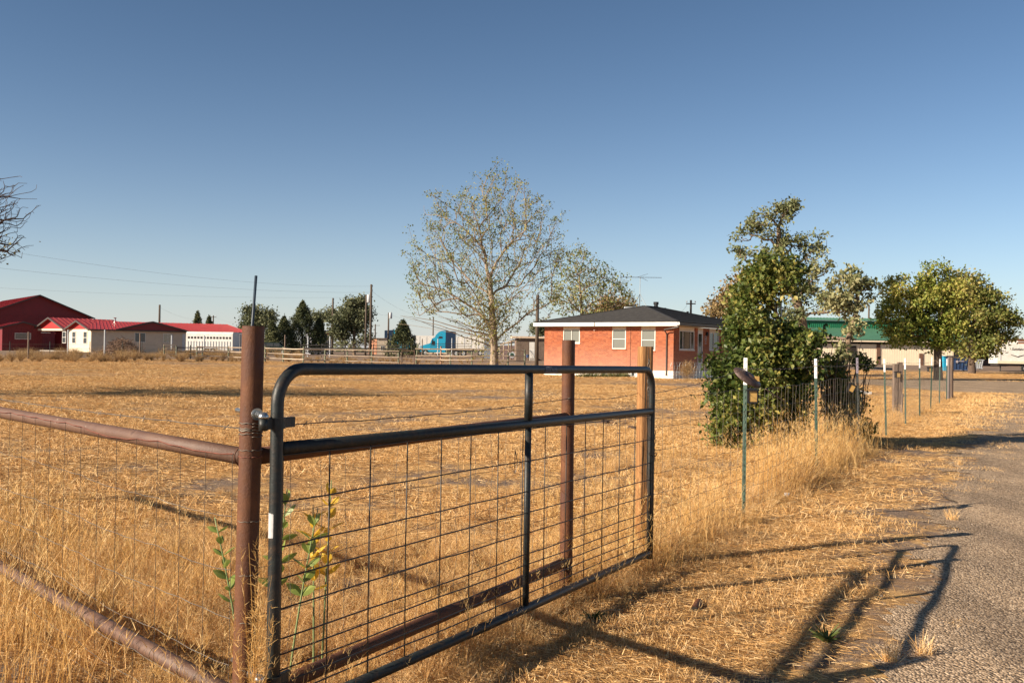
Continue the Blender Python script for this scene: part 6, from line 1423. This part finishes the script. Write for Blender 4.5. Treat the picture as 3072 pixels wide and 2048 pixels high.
mb = MB(); mb.fbox(fr, ad0, ad1+.35, -.8, -.06, A.z-.05, A.z+.3); mb.build('step', concrete, t)
mb = MB(); mb.fbox(fr, -.5, aE, -.3, 3.8, z1+.002, z1+.22); mb.build('roof', railwood, t)
mb = MB(); mb.tube([fr.p(ad0+.05, -.5, A.z+.1), fr.p(ad0-.0, -.1, A.z+1.2), fr.p(ad0+.5, -.6, A.z+.05)], .02, 5); mb.build('hand_rail', wirem, t)
# lean-to with corral posts left of it
A = P(1470, 1075, 118); A.z = H(A.x, A.y); t = thing('lean_to', tuple(A), 'low sloping lean-to roof on posts behind the cottonwood trunk', 'lean-to'); 
mb = MB(); mb.beam(P(1500, 1034, 116), P(1546, 1020, 116), .15, .14); mb.build('beam', railwood, t); mb = MB(); mb.beam(P(1500, 1031, 117), P(1562, 1024, 118), 2.5, .08); mb.build('roof', darkmetal, t)
for x in (1511, 1526, 1534): mb = MB(); p = P(x, 1026 if x != 1534 else 1020, 116); mb.tube([Vector((p.x, p.y, A.z)), p], .05 if x != 1534 else .1, 6); mb.build('lean_to_post', railrust if x == 1534 else railwood, t)
mb = MB(); p = P(1500, 1036, 121); q = P(1562, 1072, 121); mb.box(p.x, q.x, 120.5, 120.8, A.z, p.z); mb.build('back_wall', mat('mauve_wall', (.2, .14, .13), (.15, .1, .1), scale=1.5), t)
mb = MB(); p = P(1453, 1014, 124); q = P(1486, 1060, 124); mb.box(p.x, q.x, 124, 126, A.z, p.z); mb.build('side_room', mat('blue_grey_wall', (.2, .22, .26), scale=1), t)
g = P(1536, 1063, 105); t = thing('blue_barrel', (g.x, g.y, g.z), 'white and green round trough end among the corral rails', 'trough'); mb = MB(); c = P(1536, 1064, 104); mb.tube([c, c+Vector((0, .5, 0))], .32, 14); mb.build('drum', greypaint, t); mb = MB(); mb.tube([c+Vector((0, -.02, 0)), c], .2, 12); mb.build('dark_opening', tgreen, t)
t.name = 'round_trough'; c = P(1583, 1068, 98); t = thing('blue_bucket', tuple(c), 'small dark blue bucket hanging on the end post of the rail fence', 'bucket'); mb = MB(); mb.tube([c+Vector((0, 0, -.16)), c+Vector((0, 0, .14))], [.12, .16], 12); mb.build('bucket', dumpblue, t); mb = MB(); mb.tube([c+Vector((-.15, 0, .14)), c+Vector((0, 0, .3)), c+Vector((.15, 0, .14))], .012, 4); mb.build('handle', wirem, t)

# ------------------------------------------------------------------ right background
A = P(2400, 1092, 124); A.z = H(A.x, A.y); t = thing('green_roofed_barn', tuple(A), 'long cream barn with a green metal roof and raised bright green centre', 'barn'); fr = Frame(A, u=(1, 0), z0=0); zg = A.z
B = P(2905, 1092, 124); Lb = B.x-A.x; we = P(2600, 1032, 124).z; ev = P(2600, 1021, 124).z; r1 = P(2600, 985, 132).z; r2 = P(2600, 963, 132).z; r3 = P(2600, 955, 136).z
mb = MB(); mb.fbox(fr, 0, Lb, 0, .2, zg-.2, we)
for k in range(70): mb.fbox(fr, Lb*k/70, Lb*k/70+.06, -.012, -.001, zg, we)
mb.build('wall', cream2, t)
for x0, x1, y0 in ((2546, 2568, 1037), (2629, 2640, 1032), (2757, 2769, 1060), (2860, 2900, 1040)):
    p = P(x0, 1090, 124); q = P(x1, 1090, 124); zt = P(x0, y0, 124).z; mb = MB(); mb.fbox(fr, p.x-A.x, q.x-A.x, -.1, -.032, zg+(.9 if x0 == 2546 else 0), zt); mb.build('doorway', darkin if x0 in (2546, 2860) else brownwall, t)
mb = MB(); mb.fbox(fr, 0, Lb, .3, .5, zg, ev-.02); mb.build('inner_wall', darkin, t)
mb = MB(); mb.fbox(fr, -.3, Lb+.3, -.75, -.6, ev-.2, ev+.02); mb.build('fascia', creamp, t)
mb = MB(); ribbed(mb, fr.p(-.3, -.8, ev+.06), fr.p(Lb+.3, -.8, ev+.06), fr.p(Lb+.3, 8, r1), fr.p(-.3, 8, r1), 60, .06, .06); mb.build('roof', greenroof, t)
mb = MB(); mb.fbox(fr, -.3, Lb+.3, 8.02, 8.2, r1-.4, r2)
for k in range(80): mb.fbox(fr, Lb*k/80, Lb*k/80+.06, 7.98, 8.019, r1-.2, r2)
mb.build('clerestory_wall', greenbright, t)
mb = MB(); ribbed(mb, fr.p(-.3, 7.6, r2+.05), fr.p(Lb+.3, 7.6, r2+.05), fr.p(Lb+.3, 12, r3), fr.p(-.3, 12, r3), 50, .06, .06); mb.build('roof', greenroof, t)
mb = MB(); mb.fbox(fr, -.3, Lb+.3, 12.01, 20, zg, r2); mb.build('rear_wall', creamp, t)
# carport at the shrub
t = thing('carport', tuple(gz(2500, 100)), 'grey flat carport roof with a brown post, left of the cream barn', 'carport'); mb = MB(); p = [P(2440, 1003, 98), P(2540, 1012, 92), P(2540, 1018, 92), P(2440, 1012, 98)]; mb.prism(p, (3, 6, 0)); mb.build('roof', greywood, t)
for x, d_ in ((2522, 94), (2450, 99)): p = P(x, 1018, d_); mb = MB(); mb.fbox(Frame((p.x, p.y, 0), u=(1, 0)), -.12, .12, 0, .24, 0, p.z+.05); mb.build('carport_post', brownwall, t)
for y in (1060, 1075): mb = MB(); mb.tube([P(2440, y, 100), P(2545, y, 100)], .03, 4); mb.build('bar', darkmetal, t)
# dirt bank and low white slab
g = G(2640, 1182); o_ = thing('concrete_pad', tuple(g), 'pale low concrete slab edge lying in the grass right of the shrub', 'concrete slab'); mb = MB(); a = G(2590, 1182); b = G(2652, 1186); mb.hexa([a+Vector(v) for v in ((0, 0, -.05), (b.x-a.x, 0, -.05), (b.x-a.x, 1.2, -.05), (0, 1.2, -.05), (0, 0, .1), (b.x-a.x, 0, .1), (b.x-a.x, 1.2, .1), (0, 1.2, .1))]); mb.build('slab', whitep, o_)
# dumpster, cart, travel trailer, brown barn
def skip(px0, px1, top, base, m, label, name, d=None, lid=True, taper=.08):
    g = G((px0+px1)/2, base); s = mpx(g.y); w_ = (px1-px0)*s; h = (base-top)*s; t = thing(name, tuple(g), label, 'dumpster' if lid else 'bin'); dp = w_*.55
    v = lambda x, y, z: Vector((g.x+x*w_/2, g.y+y, g.z+z)); k = 1-taper*2
    mb = MB(); mb.hexa([v(-k, .1, h*.1), v(k, .1, h*.1), v(k, dp, h*.1), v(-k, dp, h*.1), v(-1, 0, h*.93), v(1, 0, h*.93), v(1, dp, h*.93), v(-1, dp, h*.93)]); mb.build('body', m, t)
    for i in range(5): mb = MB(); x = -.8+.4*i; mb.beam(v(x*k, .08, h*.12), v(x, -.02, h*.9), .06, .05); mb.build('rib', m, t)
    for z in (.12, .9): mb = MB(); mb.beam(v(-1 if z > .5 else -k, -.03, h*z), v(1 if z > .5 else k, -.03, h*z), .07, .08); mb.build('rim', m, t)
    if lid: mb = MB(); mb.prism([v(-1, -.03, h*.95), v(-1, dp+.05, h*.95), v(-1, dp*.6, h*1.0+.12), v(-1, .2, h*.97+.05)], (w_, 0, 0)); mb.build('lid', blackp, t)
    for x in (-.6, .6): wheel(v(x*k, .2, h*.06), h*.07, .1, t, (1, 0, 0))
    return g, w_, h, t
g, w_, h, t = skip(2848, 2908, 1071, 1113, dumpblue, 'dark blue steel dumpster with a black lid at the end of the gravel road', 'blue_dumpster')
mb = MB(); q = Vector((g.x-.25, g.y-.07, g.z+h*.68)); mb.tube([q, q+Vector((0, -.01, 0))], .13, 10); mb.beam(q+Vector((.2, 0, .05)), q+Vector((.7, 0, .03)), .01, .07); mb.build('faded_emblem', mat('pale_emblem', (.4, .36, .38), rough=.7), t)
skip(2918, 2952, 1076, 1108, greypaint, 'small pale ribbed bin standing right of the blue dumpster', 'pale_bin', lid=False, taper=.12)
g = G(2912, 1111); mb = MB(); mb.box(g.x-.9, g.x+.6, g.y, g.y+.3, g.z, g.z+.25); tag(mb.build('log_beam', mat('grey_timber', (.2, .2, .24), rough=.8), None, origin=g), 'grey timber lying between the blue dumpster and the pale bin', 'timber')
g = G(2846, 1112); mb = MB(); mb.box(g.x-.35, g.x+.2, g.y+.3, g.y+1, g.z, g.z+1.35); mb.box(g.x-.4, g.x+.25, g.y+.25, g.y+1.05, g.z+1.352, g.z+1.42); tag(mb.build('turquoise_bin', truckblue, None, origin=g), 'tall turquoise bin edge behind the grey end posts', 'bin')
A = P(2992, 1106, 96); A.z = H(A.x, A.y); s = mpx(96); t = thing('travel_trailer', tuple(A), 'white travel trailer with a cursive name and winged emblem at the right edge', 'travel trailer'); fr = Frame(A, u=(1, -.12), z0=0); z1 = P(2992, 1030, 96).z; zb = P(2992, 1090, 96).z
sec = [(0, zb), (0, z1-.5), (.12, z1-.12), (.45, z1), (8, z1), (8, zb)]; mb = MB(); mb.prism([fr.p(a, 0, c) for a, c in sec], fr.v*2.4); mb.build('body', whitep, t)
mb = MB(); mb.fbox(fr, .02, 8, -.02, -.001, zb, zb+.25); mb.build('lower_skirt', creamp, t); mb = MB(); mb.fbox(fr, .25, .32, -.03, -.001, zb+.3, z1-.4); mb.build('corner_trim', greypaint, t)
mb = MB(); mb.fbox(fr, 1.25, 2.1, .6, 1.4, z1+.002, z1+.28); mb.build('roof_unit', whitep, t); mb = MB(); mb.fbox(fr, .1, 8, .2, 2.2, zb-.22, zb-.002); mb.build('frame', darkmetal, t)
mb = MB(); q = fr.p(.45, .5, A.z); mb.tube([q, q+Vector((0, 0, zb-A.z))], .06, 6); mb.build('jack', darkmetal, t)
for a in (2.6, 3.5): wheel(fr.p(a, .15, A.z+.35), .36, .22, t, fr.v)
text_mesh('Sundance', .34, trimdark, 'name_lettering', t, fr.p(1.25, -.03, z1-.62), fr.u, Vector((0, 0, 1)), -fr.v, shear=.35, extrude=.004)
mb = MB()
for sx in (-1, 1):
    pts = [fr.p(1.85+sx*x, -.03, z1-1.1+z) for x, z in ((0, -.12), (.25, -.04), (.65, .06), (.6, .0), (.25, -.1), (0, -.2))]; mb.prism(pts, fr.v*-.01)
mb.build('winged_emblem', trimdark, t)
simple_window(fr, 4.2, 5.2, zb+.7, z1-.5, t)
A = P(2900, 1097, 128); A.z = H(A.x, A.y); t = thing('open_brown_barn', tuple(A), 'low barn with an orange-brown fascia and black openings behind the travel trailer', 'barn'); fr = Frame(A, u=(1, 0), z0=0); z1 = P(2900, 1016, 128).z; z2 = P(2900, 1029, 128).z
mb = MB(); mb.fbox(fr, 0, 18, 5, 5.2, A.z, z1-.3); mb.build('back_wall', darkin, t); mb = MB(); mb.fbox(fr, 0, .2, 0, 4.9, A.z, z2); mb.build('side_wall', brownwall, t)
mb = MB(); mb.fbox(fr, -.2, 18, -.3, -.2, (z1+z2)/2+.03, z1); mb.build('fascia', orangeb, t); mb = MB(); mb.fbox(fr, -.2, 18, -.2, -.1, z2, (z1+z2)/2-.03); mb.build('fascia', orangeb, t); mb = MB(); mb.fbox(fr, -.3, 18, -.4, 5.5, z1+.002, z1+.1); mb.build('roof', brownwall, t)
for k in range(6): mb = MB(); mb.fbox(fr, .3+3.2*k, .5+3.2*k, -.1, .1, A.z, z2-.002); mb.build('barn_post', brownwall, t)
mb = MB(); mb.fbox(fr, 0, 18, .15, .25, A.z, A.z+.7); mb.build('low_boards', brownwall, t)
# white vent pipe standing in the shrub
q = gz(2343, 16.2); pt = P(2343, 868, 16.2); mb = MB(); mb.tube([q, pt], .017, 10); tag(mb.build('white_pole', whitep, None, smooth=True, origin=q), 'slim white pole standing in the middle of the big shrub', 'pole')
# far scrub line on the horizon
rg = np.random.default_rng(77); q = Q()
for i in range(5200):
    px = rg.uniform(-150, 3200); d = rg.uniform(240, 420); p = P(px, 1060, d); hh = (1.2+1.3*math.sin(px*.021)*math.sin(px*.0067+1))
    z = H(p.x, p.y)+rg.uniform(0, max(.4, hh*2)); q.blade((p.x, p.y, z), rg.normal(size=3), 1.3, .9, (0, 0, 0), rg, rg.uniform(0, 1), seg=1)
o = q.build('far_scrub', lf_far); C.objects.link(o); tag(o, 'hazy low scrub and bushes along the distant flat horizon', 'scrub', kind='stuff')
